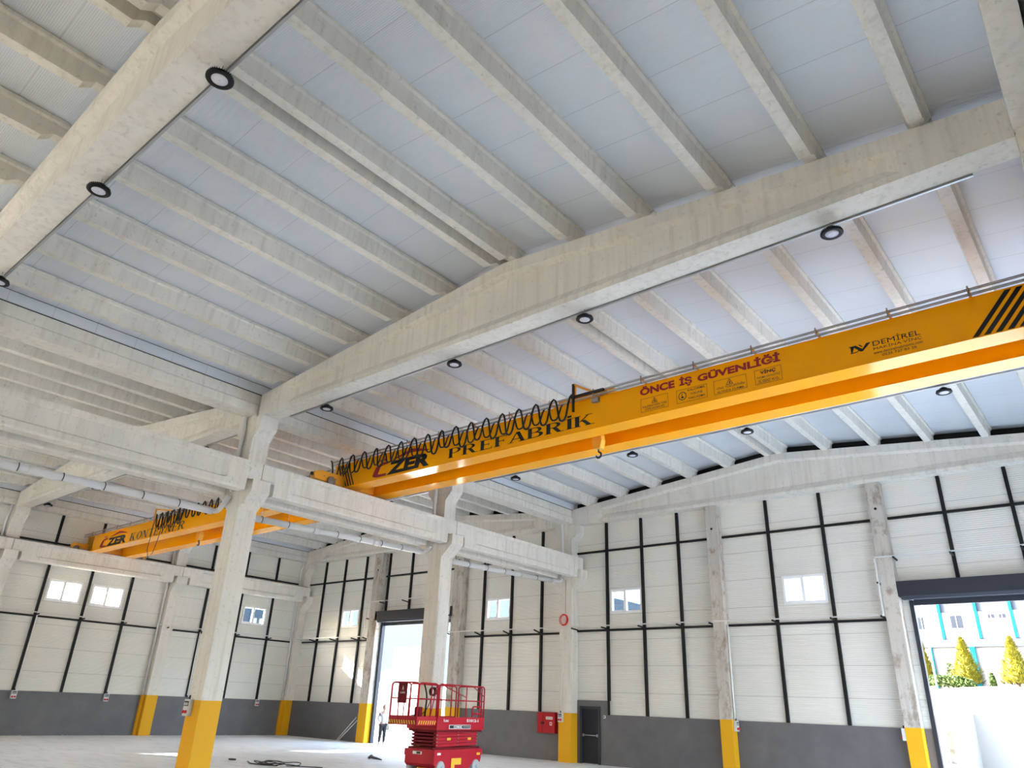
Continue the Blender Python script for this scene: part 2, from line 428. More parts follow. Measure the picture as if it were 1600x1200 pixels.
bays = {-12: 'above and behind the nearest girder', -4: 'between first and second girders', 4: 'between second and third girders', 12: 'in the last bay by the end wall'}
for nave, rx in (('near nave', RR), ('far nave', RL)):
    for yb, btxt in bays.items():
        if nave == 'far nave' and yb == -12: continue
        for sgn, stxt in ((-1, 'left'), (1, 'right')):
            for i, d in enumerate(OFF):
                o = pp if first else pp.copy()
                if not first: col.objects.link(o)
                first = False
                x = rx+sgn*d; o.location = (x, yb, ztop(x)-.002)
                tag(o, '%s purlin %s of the ridge, %s, %s' % (ORD[i], stxt, nave, btxt), 'purlin', 'concrete roof purlins')
# gutter beams
def gutter_beam(x0, x1, y0, y1, label, lipl, lipr):
    b = MB(); zb, zt_ = 9.55, 10.165
    L_ = .05 if lipl else 0; R_ = .05 if lipr else 0
    b.prism([(x0, zb), (x1, zb), (x1, 9.82), (x1-R_, 9.86), (x1-R_, zt_), (x0+L_, zt_), (x0+L_, 9.86), (x0, 9.82)], 1, y0, y1, CON)
    tag(b.build('gutter_beam'), label, 'beam', 'concrete gutter beams')
    b = MB(); b.box(x0+.06, x1-.06, y0, y1, zt_, zt_+.03, VOID); b.box(x0+.02, x1-.02, y0, y1, zt_+.03, 10.47, ROOF); trim(b)  # thin black box stands in for the shaded gap on the gutter
for k, (a, c_) in enumerate(((-16, -8), (-8, 0), (0, 8), (8, 16.15))):
    w_ = ('behind the nearest girder', 'between first and second girders', 'between second and third girders', 'in the last bay')[k]
    gutter_beam(-.3, .3, a+.01, c_-.01, 'gutter beam of the middle column row, %s' % w_, 1, 1)
    gutter_beam(19.2, 19.55, a+.01, c_-.01, 'right wall gutter beam %s' % w_, 1, 0)
    if k: gutter_beam(-19.88, -19.52, a+.01, c_-.01, 'left wall gutter beam %s' % w_, 0, 1)

# ------------------------------------------------------------------ crane runway beams
def runway(xc, y0, y1, label, dz=0, w=.205):
    b = MB()
    z0, z1, zs = 7.16+dz, 8.0+dz, 7.5+dz
    def sec(web, zb):
        i = .06 if web else 0.0005
        return [(-w+.03, zb), (w-.03, zb), (w, zb+.06), (w, zb+.2), (w-i, zb+.24), (w-i, z1-.16), (w, z1-.12), (w, z1), (-w, z1), (-w, z1-.12), (-w+i, z1-.16), (-w+i, zb+.24), (-w, zb+.2), (-w, zb+.06)]
    st = [(y0, 0, zs), (y0+.42, 0, zs), (y0+.43, 0, z0), (y0+1.0, 0, z0), (y0+1.15, 1, z0), (y1-1.15, 1, z0), (y1-1.0, 0, z0), (y1-.43, 0, z0), (y1-.42, 0, zs), (y1, 0, zs)]
    v = []; f = []; n = 14
    for y, web, zb in st: v += [(xc+p[0], y, p[1]) for p in sec(web, zb)]
    for i in range(len(st)-1):
        for k in range(n): l = (k+1) % n; f.append((i*n+k, i*n+l, (i+1)*n+l, (i+1)*n+k))
    f.append(tuple(range(n))[::-1]); f.append(tuple(range((len(st)-1)*n, len(st)*n)))
    b.add(v, f, CON); o = fixn(b.build('runway_beam'))
    tag(o, label, 'beam', 'concrete crane runway beams')
    rxc = .36 if xc == .525 else (xc-.125 if xc < -10 else xc); r_ = MB(); r_.box(rxc-.035, rxc+.035, y0+.01, y1-.01, z1, z1+.09, STEELR); r_.build('crane_rail', o)['label'] = 'steel crane rail'
RWY = [(-16, -8.0), (-8, 0), (0, 8), (8, 16.0)]
for k, (a, c_) in enumerate(RWY):
    w_ = ('behind the camera', 'entering at the left edge, up to the front column', 'from front column to the lift column', 'in the last bay to the end wall')[k]
    if k:
        runway(.525, a+.012, c_-.012, 'near side crane runway beam of the middle row, %s' % w_)
        runway(-.525, a+.012, c_-.012, 'far side crane runway beam of the middle row, %s' % w_)
        if k > 1: runway(19.085, a+.012, c_-.012, 'crane runway beam along the right wall, %s' % ('', 'second bay', 'last bay')[k-1], 0, .11)
        runway(-WL+.525, a+.012, c_-.012, 'crane runway beam along the left wall, %s' % ('first bay', 'second bay', 'last bay by the corner')[k-1])

# ------------------------------------------------------------------ steel wall frame (black posts and rails)
def vpost_e(x, z0, z1): b = MB(); b.box(x-.052, x+.052, YE-.1, YE-.001, z0, z1, BLK); trim(b)
def vpost_l(y, z0, z1): b = MB(); b.box(XL+.001, XL+.1, y-.052, y+.052, z0, z1, BLK); trim(b)
for x in (1.86, 3.58, 5.26, 8.98, 10.97, -5.15, -3.4, -1.63, -18.0, -16.13, -14.25): vpost_e(x, 1.8 if x != 1.86 else 2.3, 9.6)
b = MB(); b.box(1.86-.045, 1.86+.045, YE-.1, YE-.061, 1.78, 2.3, BLK); trim(b)
for x in (14.85, 16.72, 18.5): vpost_e(x, 6.125, 9.6)
for x in (-12.25, -10.42, -8.6): vpost_e(x, 6.355, 9.6)
for y in (-6.1, -4.1, -2.1, 1.93, 3.9, 5.86, 9.95, 12.02, 14.03): vpost_l(y, 1.78, 9.6)
def hband_e(x0, x1, z): b = MB(); b.box(x0, x1, YE-.085, YE-.002, z-.04, z+.04, BLK); trim(b)
for x0, x1 in ((.33, 6.68), (7.15, 12.65)):
    hband_e(x0, x1, 8.26); hband_e(x0, x1, 4.99)
hband_e(13.13, 19.4, 8.26)
hband_e(-6.27, -.33, 8.26); hband_e(-6.27, -.33, 4.93)
hband_e(-12.45, -6.93, 8.22); hband_e(-19.4, -13.12, 8.22); hband_e(-19.4, -13.12, 4.93)
for y0, y1 in ((-7.7, -.3), (.3, 7.7), (8.3, 15.7)):
    for z in (4.92, 8.22):
        b = MB(); b.box(XL+.002, XL+.085, y0, y1, z-.04, z+.04, BLK); trim(b)

# ------------------------------------------------------------------ windows
wn = [0]
def window(axis, u0, u1, z0, z1):
    wn[0] += 1
    nm = 'window_%d' % wn[0]
    def bx(b, a, c_, d0, d1, e, f_, m):
        if axis == 1: b.box(a, c_, YE+d0, YE+d1, e, f_, m)
        else: b.box(XL-d1, XL-d0, a, c_, e, f_, m)
    b = MB(); fr = .09; um = (u0+u1)/2-.05
    D0, D1 = -.05, .07
    bx(b, u0, u1, D0, D1, z0, z0+fr, FRM); bx(b, u0, u1, D0, D1, z1-fr, z1, FRM)
    bx(b, u0, u0+fr, D0, D1, z0+fr, z1-fr, FRM); bx(b, u1-fr, u1, D0, D1, z0+fr, z1-fr, FRM)
    bx(b, um-.06, um+.06, D0, D1, z0+fr, z1-fr, FRM)
    bx(b, u0+fr, um-.045, -.015, .05, z0+fr, z0+fr+.035, FRM); bx(b, u0+fr, um-.045, -.015, .05, z1-fr-.035, z1-fr, FRM)
    w = tag(b.build(nm), kind='structure')
    g_ = MB(); bx(g_, u0+fr, um-.045, .02, .028, z0+fr, z1-fr, GLASS); g_.build('pane', w)
    g_ = MB(); bx(g_, um+.045, u1-fr, .02, .028, z0+fr, z1-fr, GLASS); g_.build('pane', w)
    g_ = MB(); bx(g_, u0+.02, u0+.045, -.06, -.03, (z0+z1)/2-.07, (z0+z1)/2+.07, FRM); g_.build('window_handle', w)
for a, c_ in WIN_E: window(1, a, c_, ZW0, ZW1)
for a, c_ in WIN_L: window(0, a, c_, ZW0, ZW1)

# ------------------------------------------------------------------ doors: two roller doors (rolled up) and the dark leaf door
def roller(n, x0, x1, zh):
    b = MB(); b.box(x0-.22, x1+.2, YE-.42, YE-.11, zh-.47, zh, DKG)
    b.prism([(YE-.42, zh-.47), (YE-.11, zh-.47), (YE-.11, zh-.56), (YE-.36, zh-.56)], 0, x0-.14, x1+.12, DKG)
    d = tag(b.build('door_%d' % n), kind='structure')
    for x in (x0, x1-.12): b = MB(); b.box(x, x+.12, YE-.1, YE+.1, 0, zh-.56, DKG); b.build('guide_rail', d)
    b = MB(); b.box(x0+.12, x1-.12, YE-.03, YE+.02, zh-.72, zh-.5, DKG); b.build('curtain_edge', d)
roller(1, 13.34, 18.35, 6.12); roller(2, -12.42, -7.05, 6.35)
b = MB(); x0, x1 = LEAF[0], LEAF[1]
b.box(x0, x0+.1, YE-.1, YE+.06, 0, 2.08, DKG); b.box(x1-.1, x1, YE-.1, YE+.06, 0, 2.08, DKG); b.box(x0+.1, x1-.1, YE-.1, YE+.06, 1.98, 2.08, DKG)
b.box(x0+.1, x1-.1, YE-.02, YE+.06, 0, .02, GALV)
d3 = tag(b.build('door_3'), kind='structure')
b = MB(); b.box(x0+.1, x1-.1, YE-.03, YE+.03, .02, 1.98, DKD); b.build('leaf', d3)
b = MB(); b.tube([(x0+.16, YE-.09, 1.02), (x1-.14, YE-.09, 1.02)], .018, GALV); b.box(x0+.14, x0+.19, YE-.1, YE-.03, .97, 1.07, GALV); b.box(x1-.17, x1-.12, YE-.1, YE-.03, .97, 1.07, GALV)
b.build('push_bar', d3)['label'] = 'bright horizontal push bar'

# ------------------------------------------------------------------ high bay lamps
def lamp_proto():
    t_ = thing('high_bay_lamp', (0, 0, 0), 'x', 'lamp', 'round black high bay lamps')
    b = MB(); b.lathe([(.10, -.012), (.118, -.02), (.165, -.02), (.178, -.008), (.178, .012), (.16, .03), (.10, .045), (.085, .10), (.05, .12), (0, .12)], (0, 0, 0), BLK, 32)
    for k in range(32):
        a = 2*math.pi*k/32; b.obox((.135*math.cos(a), .135*math.sin(a), .03), (.03*math.cos(a), .03*math.sin(a), 0), (-.002*math.sin(a), .002*math.cos(a), 0), (0, 0, .02), BLK)
    b.build('housing', t_)
    b = MB(); b.lathe([(0, -.022), (.06, -.021), (.106, -.014), (.106, .0), (0, .0)], (0, 0, 0), LAMPD, 32); b.lathe([(0, -.026), (.008, -.026), (.008, -.02)], (0, 0, 0), GALV, 10); b.build('diffuser', t_)
    b = MB(); b.tube([(0, 0, .12), (0, 0, .23)], .006, GALV, 6); b.tube([(-.03, 0, .12), (-.02, 0, .15), (.02, 0, .15), (.03, 0, .12)], .005, GALV, 6); b.build('hanger', t_)
    return t_
lp = lamp_proto(); firstl = True
LN = {-8: 'nearest girder', 0: 'second girder', 8: 'third girder, below the near crane', }
for y, xs in ((-8, (11.42, 7.75, 3.15)), (0, (16.55, 11.65, 7.95, 3.08)), (8, (16.6, 11.68, 7.96, 3.24))):
    for i, x in enumerate(xs):
        o = lp if firstl else copy_tree(lp); firstl = False
        o.location = (x, y+.20, 9.24)
        tag(o, 'black high bay lamp under the %s, %s from the right' % (LN[y], ORD[i]), 'lamp')
for y, x, w_ in ((0, -3.33, 'beside the front column'), (0, -16.76, 'by the left wall'), (0, -8.2, 'second'), (0, -11.8, 'third'), (8, -3.3, 'beyond the far crane, rightmost'), (8, -16.6, 'beyond the far crane, leftmost')):
    o = copy_tree(lp); o.location = (x, y+.20, 9.24); tag(o, 'black high bay lamp in the far nave, ' + w_, 'lamp')

# ------------------------------------------------------------------ lettering helpers
_txt = {}
def text_mesh(s, bold=0.0, shear=0.0):
    key = (s, bold, shear)
    if key in _txt: return _txt[key]
    cu = bpy.data.curves.new('t', 'FONT'); cu.body = s; cu.offset = bold; cu.shear = shear; cu.resolution_u = 3
    o = bpy.data.objects.new('t', cu); col.objects.link(o)
    dg = bpy.context.evaluated_depsgraph_get(); dg.update()
    me = bpy.data.meshes.new_from_object(o.evaluated_get(dg))
    v = [(p.co.x, p.co.y) for p in me.vertices]; f = [list(p.vertices) for p in me.polygons]
    bpy.data.objects.remove(o); bpy.data.curves.remove(cu); bpy.data.meshes.remove(me)
    _txt[key] = (v, f); return v, f
def put(mb, s, u0, u1, z0, z1, mat, place, bold=0., shear=0., cap=None):
    """fit text into box u0..u1, z0..z1 (z0..z1 = whole ink box) and map through place(u,z)"""
    v, f = s if isinstance(s, tuple) else text_mesh(s, bold, shear)
    if not v: return
    xs = [p[0] for p in v]; ys = [p[1] for p in v]; ax, bx_, ay, by = min(xs), max(xs), min(ys), max(ys)
    if cap: ay, by = 0, cap
    mb.add([place(u0+(p[0]-ax)/(bx_-ax)*(u1-u0), z0+(p[1]-ay)/(by-ay)*(z1-z0)) for p in v], f, mat)
def shape(mb, poly, mat, place): mb.add([place(*p) for p in poly], [tuple(range(len(poly)))], mat)
# a small roman serif alphabet
def serif(s, sh=0.0, bold=1.0, gap=.16):
    V = []; Fc = []; x = [0.]
    T = .2*bold; t_ = .065*(bold*.5+.5); SF = .075; sh_ = .05
    def poly(ps):
        o = len(V); V.extend((x[0]+p[0]+sh*p[1], p[1]) for p in ps); Fc.append(list(range(o, o+len(ps))))
    def rect(a, b_, c_, d): poly([(a, c_), (b_, c_), (b_, d), (a, d)])
    def stem(a, w=T, lo=0, hi=1, sf=True):
        rect(a, a+w, lo, hi)
        if sf: rect(a-SF, a+w+SF, lo, lo+sh_); rect(a-SF, a+w+SF, hi-sh_, hi)
    def bowl(a, w, c0, c1, th):
        n = 10; cz = (c0+c1)/2; h = (c1-c0)/2
        out = [(a+w*math.sin(math.pi*k/n), cz-h*math.cos(math.pi*k/n)) for k in range(n+1)]
        inn = [(a+(w-th)*math.sin(math.pi*k/n), cz-(h-t_)*math.cos(math.pi*k/n)) for k in range(n+1)]
        for k in range(n): poly([out[k], out[k+1], inn[k+1], inn[k]])
    def diag(a, b_, w): poly([a, (a[0]+w, a[1]), (b_[0]+w, b_[1]), b_])
    for ch in s:
        w = .7
        if ch in 'PRB':
            stem(0); rect(T, T+.18, 1-t_, 1); bowl(T+.15, .36, .5-.02 if ch != 'P' else .44, 1, T*.9); rect(T, T+.2, .48 if ch != 'P' else .44, .48+t_ if ch != 'P' else .44+t_); w = T+.53
            if ch == 'B': rect(T, T+.2, 0, t_); bowl(T+.17, .42, 0, .5+t_*.5, T); w = T+.62
            if ch == 'R': diag((T+.36, 0), (T+.1, .5), T*1.05); rect(T+.36, T+.36+T+.14, 0, sh_); w = T+.72
        elif ch in 'EF':
            stem(0); rect(T, T+.42, 1-t_, 1); rect(T, T+.28, .47, .47+t_); poly([(T+.42, 1), (T+.37, 1-t_), (T+.42, .76)]); rect(T+.25, T+.29, .38, .62); w = T+.47
            if ch == 'E': rect(T, T+.46, 0, t_); poly([(T+.46, 0), (T+.4, t_), (T+.48, .27)]); w = T+.52
        elif ch == 'I': stem(0); w = T+.04
        elif ch == 'İ': stem(0); rect(.0, T, 1.1, 1.1+T*.9); w = T+.04
        elif ch == 'A':
            diag((0, 0), (.36, 1), t_*1.2); diag((.62, 0), (.34, 1), T); rect(.14, .62, .3, .3+t_); rect(-.1, .2, 0, sh_); rect(.5, .95, 0, sh_); w = .86
        elif ch == 'K':
            stem(0); diag((T, .42), (T+.4, 1), t_*1.3); diag((T+.38, 0), (T+.08, .55), T); rect(T+.28, T+.62, 1-sh_, 1); rect(T+.28, T+.72, 0, sh_); w = T+.68
        elif ch == 'N':
            stem(0, t_*1.4); diag((.52, 0), (0, 1), T); stem(.62, t_*1.4); w = .8
        elif ch == 'T': stem(.27, T, 0, 1); rect(0, .74, 1-t_, 1); rect(0, .04, .76, 1); rect(.70, .74, .76, 1); w = .74
        elif ch == 'Y': stem(.29, T, 0, .5, False); rect(.2, .58, 0, sh_); diag((.29, .45), (0, 1), T*.9); diag((.42, .45), (.68, 1), t_*1.2); rect(-.06, .28, 1-sh_, 1); rect(.55, .85, 1-sh_, 1); w = .76
        elif ch == 'O':
            n = 24
            for k in range(n):
                a0, a1 = 2*math.pi*k/n, 2*math.pi*(k+1)/n
                poly([(.42+.42*math.cos(a0), .5+.51*math.sin(a0)), (.42+.42*math.cos(a1), .5+.51*math.sin(a1)), (.42+(.42-T)*math.cos(a1), .5+.45*math.sin(a1)), (.42+(.42-T)*math.cos(a0), .5+.45*math.sin(a0))])
            w = .84
        x[0] += w+gap
    return V, Fc
def ozer(mb, u0, u1, z0, z1, place):
    """red rounded C with two dots, red roof line, black ZER"""
    W_, H_ = u1-u0, z1-z0
    P_ = lambda u, z: place(u0+u*W_, z0+z*H_)
    # C
    cpts = [(.25, 0), (.10, 0), (.03, .04), (.0, .12), (.05, .48), (.09, .60), (.16, .66), (.27, .68), (.27, .56), (.18, .54), (.14, .49), (.10, .17), (.12, .125), (.25, .12)]
    q = len(cpts)//2
    for i in range(q-1): mb.add([P_(*cpts[i]), P_(*cpts[i+1]), P_(*cpts[-2-i]), P_(*cpts[-1-i])], [(0, 1, 2, 3)], REDP)
    for du in (.12, .19): mb.add([P_(du, .74), P_(du+.05, .74), P_(du+.05, .84), P_(du, .84)], [(0, 1, 2, 3)], REDP)
    top = [(.27, .62), (.40, .76), (.58, .93), (.66, 1.0), (.76, .95), (.93, .78), (1.0, .74)]; bot = [(.27, .62), (.42, .70), (.60, .79), (.66, .82), (.76, .80), (.93, .72), (1.0, .74)]
    for i in range(6): mb.add([P_(*top[i]), P_(*top[i+1]), P_(*bot[i+1]), P_(*bot[i])], [(0, 1, 2, 3)], REDP)
    put(mb, 'ZER', u0+.26*W_, u0+.98*W_, z0+.0*H_, z0+.62*H_, BLKP, place, .055, .12)

# ------------------------------------------------------------------ overhead cranes
def crane(x0, x1, ya, yb, z0, h, label, near):
    """two box girders (front face ya, rear front face yb), bottom z0"""
    fw = .48
    t_ = thing('overhead_crane', ((x0+x1)/2, ya, z0), label, 'crane')
    ox, oy, oz = (x0+x1)/2, ya, z0
    def bd(b, n, lab=None, par=None):
        b.v = [(v[0]-ox, v[1]-oy, v[2]-oz) for v in b.v]; o = b.build(n, par or t_)
        if lab: o['label'] = lab
        return o
    for y, nm in ((ya, 'front'), (yb, 'rear')):
        b = MB()
        b.prism([(x0+.32, z0+.02), (x1-.32, z0+.02), (x1, z0+.30), (x1, z0+h), (x0, z0+h), (x0, z0+.30)], 1, y, y+fw-.08, ORG) if near else \
            b.prism([(x0+.02, z0+.02), (x1-.32, z0+.02), (x1, z0+.30), (x1, z0+h), (x0+.02, z0+h)], 1, y, y+fw-.08, ORG)
        b.box(x0+(.32 if near else .02), x1-.32, y-.04, y+fw-.02, z0, z0+.02, ORG)
        b.box(x0, x1, y-.02, y+fw-.06, z0+h, z0+h+.015, ORG)
        bd(b, 'box_girder')
    for xe, lft in (((x0+.48, 1) if near else (x0+.24, 1)), (x1-.665 if near else x1-.145, 0)):
        ra = .12 if near else .65
        b = MB(); b.prism([(ya-1.15, z0+.06), (yb+fw+ra, z0+.06), (yb+fw+ra, z0+.36), (ya-.95, z0+.36), (ya-1.2, z0+.26)] if near else
                          [(ya-.75, z0+.06), (yb+fw+.65, z0+.06), (yb+fw+.75, z0+.2), (yb+fw+.7, z0+.36), (ya-.7, z0+.36), (ya-.8, z0+.2)], 0, xe-.1, xe+.1, ORG2)
        for yy in (ya-.55, yb+fw-.1 if near else yb+fw+.4): b.lathe([(0, -.05), (.14, -.05), (.14, .05), (0, .05)], (xe+(.13 if lft else 0), yy, z0+.09), STEELR, 20, (1, 0, 0))
        for yy in (ya-.8, ya-.35): b.lathe([(0, 0), (.022, 0), (.018, .015), (0, .015)], (xe+.1, yy, z0+.2), STEELR, 10, (1, 0, 0))
        bd(b, 'end_carriage')
        yn = ya-1.17 if near else ya-.8
        b = MB(); b.lathe([(0, 0), (.05, 0), (.06, .06), (0, .1)], (xe, yn, z0+.2), RUB, 14, (0, -1, 0)); bd(b, 'buffer')
        if not lft:
            b = MB(); b.box(xe-.2, xe-.1, ya-.55, ya-.25, z0+.12, z0+.4, ORG2); b.lathe([(0, 0), (.085, 0), (.085, .25), (0, .28)], (xe-.15, ya-.4, z0+.45), ORG2, 16, (0, -1, .2)); bd(b, 'drive_motor')
    # festoon rail: two thin double conduits on little arms
    yr = ya-.2
    for zz in (z0+h-.005, z0+h+.095):
        b = MB(); b.tube([(x0, yr, zz), (x1, yr, zz)], .013, GALV, 6); b.tube([(x0, yr, zz-.03), (x1, yr, zz-.03)], .009, STEELR, 6); bd(b, 'festoon_rail')
    k = 0; xx = x0+1.0
    while xx < x1:
        b = MB(); b.bar((xx, yr-.02, z0+h+.10), (xx, ya+.06, z0+h+.03), .05, .02, ORG2); b.box(xx-.012, xx+.012, yr-.03, yr-.015, z0+h-.05, z0+h+.15, STEELR); bd(b, 'rail_arm')
        xx += 1.33
    return t_, bd
def festoon(bd, xs, y, ztop_, zlow, r, seed):
    rnd = random.Random(seed); pts = []
    for i in range(len(xs)-1):
        a, c_ = xs[i], xs[i+1]; lo = zlow+rnd.uniform(-.05, .05); yy = y+rnd.uniform(-.05, .03)
        for k in range(12):
            s = k/12; pts.append((a+(c_-a)*(s+.03*math.sin(4*math.pi*s)), y+(yy-y)*math.sin(math.pi*s), lo+(ztop_-lo)*(.5+.5*math.cos(2*math.pi*s))**1.25))
    pts.append((xs[-1], y, ztop_)); b = MB(); b.tube(pts, r, RUB, 6); return b

c1, bd1 = crane(-.32, 19.75, 3.2, 4.44, 8.15, .80, 'near yellow double girder overhead crane with black and red lettering', True)
pl = lambda u, z: (u, 3.2-.004, z)
b = MB()
for k in range(5):
    x = .2+.125*k; shape(b, [(x, 8.18), (x+.06, 8.18), (x-.34, 8.94), (x-.40, 8.94)], BLKP, pl)
bd1(b, 'warning_stripes', 'black slanted stripes at the left end')
b = MB()
for k in range(6):
    x = 17.84+.175*k; shape(b, [(x, 8.18), (x+.10, 8.18), (x+.74, 8.94), (x+.64, 8.94)], BLKP, pl)
bd1(b, 'warning_stripes', 'black slanted stripes at the right end')
b = MB(); ozer(b, 1.62, 4.2, 8.24, 8.90, pl); bd1(b, 'company_logo', 'red and black OZER logo with roof line')
b = MB(); V, F_ = serif('PREFABRİK', 0.0, 1.0, .13); put(b, (V, F_), 4.9, 9.88, 8.30, 8.58, BLKP, pl, cap=1.0); bd1(b, 'lettering', 'black serif word PREFABRİK')
for wd, ua, ub, za, zb_ in (('ÖNCE', 11.16, 12.06, 8.695, 8.925), ('İŞ', 12.18, 12.49, 8.655, 8.92), ('GÜVENLİĞİ', 12.62, 14.48, 8.685, 8.915)):
    b = MB(); put(b, wd, ua, ub, za, zb_, REDP, pl, .045); bd1(b, 'lettering', 'red word '+wd)
def frame(b, u0, u1, z0, z1, w, mat, pl):
    for q in ((u0, u1, z0, z0+w), (u0, u1, z1-w, z1), (u0, u0+w, z0, z1), (u1-w, u1, z0, z1)):
        shape(b, [(q[0], q[2]), (q[1], q[2]), (q[1], q[3]), (q[0], q[3])], mat, pl)
def tri(b, u, z, s, pl):
    for a, c_ in (((0, 1), (-.58, 0)), ((-.58, 0), (.58, 0)), ((.58, 0), (0, 1))):
        p, q = Vector(a)*s, Vector(c_)*s; d = (q-p).normalized()*.006; n = Vector((-d.y, d.x))
        shape(b, [(u+p.x+n.x, z+p.y+n.y), (u+q.x+n.x, z+q.y+n.y), (u+q.x-n.x, z+q.y-n.y), (u+p.x-n.x, z+p.y-n.y)], BLKP, pl)
    shape(b, [(u-.012, z+.02), (u+.03, z+.02), (u+.02, z+.035), (u+.012, z+s*.6), (u-.004, z+s*.6)], BLKP, pl)
b = MB(); frame(b, 11.17, 11.88, 8.275, 8.61, .007, BLKP, pl); tri(b, 11.53, 8.46, .12, pl)
put(b, 'KALDIRACAĞIN YÜKE', 11.22, 11.84, 8.375, 8.445, BLKP, pl, .004); put(b, 'GÖRE SAPAN SEÇ', 11.27, 11.79, 8.295, 8.365, BLKP, pl, .004); bd1(b, 'warning_sign', 'framed sling warning')
b = MB(); frame(b, 12.09, 12.83, 8.28, 8.60, .007, BLKP, pl)
n = 24
for k in range(n):
    a0, a1 = 2*math.pi*k/n, 2*math.pi*(k+1)/n
    shape(b, [(12.235+r_*math.cos(a), 8.44+r_*math.sin(a)) for r_, a in ((.10, a0), (.10, a1), (.082, a1), (.082, a0))], BLKP, pl)
shape(b, [(12.20, 8.39), (12.27, 8.39), (12.26, 8.42), (12.235, 8.44), (12.235, 8.50), (12.22, 8.50), (12.22, 8.43), (12.20, 8.42)], BLKP, pl)
put(b, 'KALDIRMA', 12.37, 12.78, 8.52, 8.575, BLKP, pl, .004); put(b, 'YÜKÜNE', 12.42, 12.72, 8.42, 8.485, BLKP, pl, .004); put(b, 'YAKLAŞMA', 12.37, 12.78, 8.31, 8.38, BLKP, pl, .004); bd1(b, 'warning_sign', 'framed lifted load warning')
b = MB(); frame(b, 12.99, 13.73, 8.275, 8.60, .007, BLKP, pl); tri(b, 13.35, 8.45, .13, pl)
put(b, 'VİNÇ YÜKLERİNİN', 13.04, 13.68, 8.37, 8.445, BLKP, pl, .004); put(b, 'ALTINDA DURMA', 13.06, 13.66, 8.295, 8.345, BLKP, pl, .004); bd1(b, 'warning_sign', 'framed do not stand under loads warning')
b = MB(); frame(b, 13.91, 14.48, 8.275, 8.605, .007, BLKP, pl); put(b, 'VİNÇ', 14.03, 14.36, 8.48, 8.585, BLKP, pl, .04); put(b, 'TAŞIMA KAPASİTESİ', 13.95, 14.44, 8.39, 8.46, BLKP, pl, .004)
frame(b, 13.97, 14.24, 8.295, 8.37, .004, BLKP, pl); put(b, '5.000', 13.99, 14.22, 8.305, 8.36, BLKP, pl, .004); put(b, 'KG.', 14.27, 14.42, 8.305, 8.36, BLKP, pl, .004); bd1(b, 'capacity_sign', 'framed 5.000 KG capacity sign')
b = MB(); V, F_ = serif('D'.replace('D', 'I'), 0, 1.0)
shape(b, [(15.83, 8.45), (15.86, 8.45), (15.93, 8.60), (15.82, 8.60), (15.82, 8.59), (15.85, 8.58), (15.85, 8.465), (15.83, 8.46)], BLKP, pl)
shape(b, [(15.86, 8.45), (15.95, 8.45), (16.0, 8.475), (15.99, 8.49), (15.95, 8.465), (15.86, 8.465)], BLKP, pl)
shape(b, [(15.88, 8.60), (15.95, 8.60), (16.06, 8.50), (16.10, 8.55), (16.14, 8.60), (16.22, 8.60), (16.06, 8.45), (16.02, 8.45)], BLKP, pl)
shape(b, [(15.99, 8.60), (16.02, 8.60), (16.07, 8.55), (16.055, 8.535)], BLKP, pl)
put(b, 'DEMİREL', 16.25, 17.07, 8.50, 8.635, BLKP, pl, .0); put(b, 'MAKİNA VİNÇ', 16.25, 17.08, 8.40, 8.485, BLKP, pl, .0)
put(b, 'www.demirelmakinavinc.com', 16.24, 17.08, 8.325, 8.385, BLKP, pl, .004); put(b, '0535 727 83 26', 16.38, 16.97, 8.255, 8.305, BLKP, pl, .004)
bd1(b, 'maker_lettering', 'black DEMİREL MAKİNA VİNÇ lettering with web address')
xs = [-.32+i*.57 for i in range(18)]
bd1(festoon(bd1, xs, 2.97, 9.10, 8.48, .026, 1), 'festoon_cable')
bd1(festoon(bd1, [x+.29 for x in xs[:-1]], 3.04, 8.96, 8.56, .022, 2), 'festoon_cable')
b = MB(); b.bar((9.42, 2.95, 8.62), (9.42, 2.95, 9.36), .05, .05, RUB); b.bar((9.42, 2.97, 9.36), (9.98, 3.25, 9.06), .05, .045, ORG2); b.bar((9.46, 2.99, 9.33), (9.46, 2.99, 9.0), .03, .03, ORG2)
b.bar((9.35, 2.98, 9.02), (10.3, 2.98, 9.02), .08, .05, RUB); b.box(9.85, 10.05, 3.10, 3.19, 8.82, 8.93, GALV); bd1(b, 'towing_arm', 'black and yellow towing arm')
def trolley(bd, x, ya, yb, z0, h, dz):
    b = MB(); b.box(x-.75, x+.75, ya+.15, yb+.35, z0+h+.12, z0+h+.26, ORG2)
    for a in (-.55, .55):
        for y in (ya+.2, yb+.22): b.lathe([(0, -.04), (.1, -.04), (.1, .04), (0, .04)], (x+a, y, z0+h+.115), STEELR, 16, (0, 1, 0))
    b.lathe([(0, -.5), (.17, -.5), (.17, .5), (0, .5)], (x, (ya+yb)/2+.25, z0+h+.43), ORG2, 20, (1, 0, 0)); bd(b, 'trolley')
    yc = (ya+yb+.48)/2; b = MB()
    for dx, dy in ((-.09, -.05), (-.09, .05), (.09, -.05), (.09, .05)): b.tube([(x+dx, yc+dy, z0+h+.2), (x+dx, yc+dy, dz+.3)], .008, ROPE, 5)
    bd(b, 'hoist_rope')
    b = MB(); b.prism([(x-.10, dz+.05), (x+.10, dz+.05), (x+.15, dz+.25), (x+.12, dz+.42), (x-.12, dz+.42), (x-.15, dz+.25)], 1, yc-.09, yc+.09, HOOKY); hb = bd(b, 'hook_block')
    pts = [(x, yc, dz+.06), (x, yc, dz-.03)]+[(x+.075*math.sin(a), yc, dz-.105+.075*math.cos(a)) for a in [R(q) for q in range(20, 300, 28)]]
    b = MB(); b.tube(pts, [.022]*3+[.026]*(len(pts)-5)+[.018, .01], RUB, 8); bd(b, 'hook')
trolley(bd1, 9.42, 3.2, 4.44, 8.15, .80, 7.92)

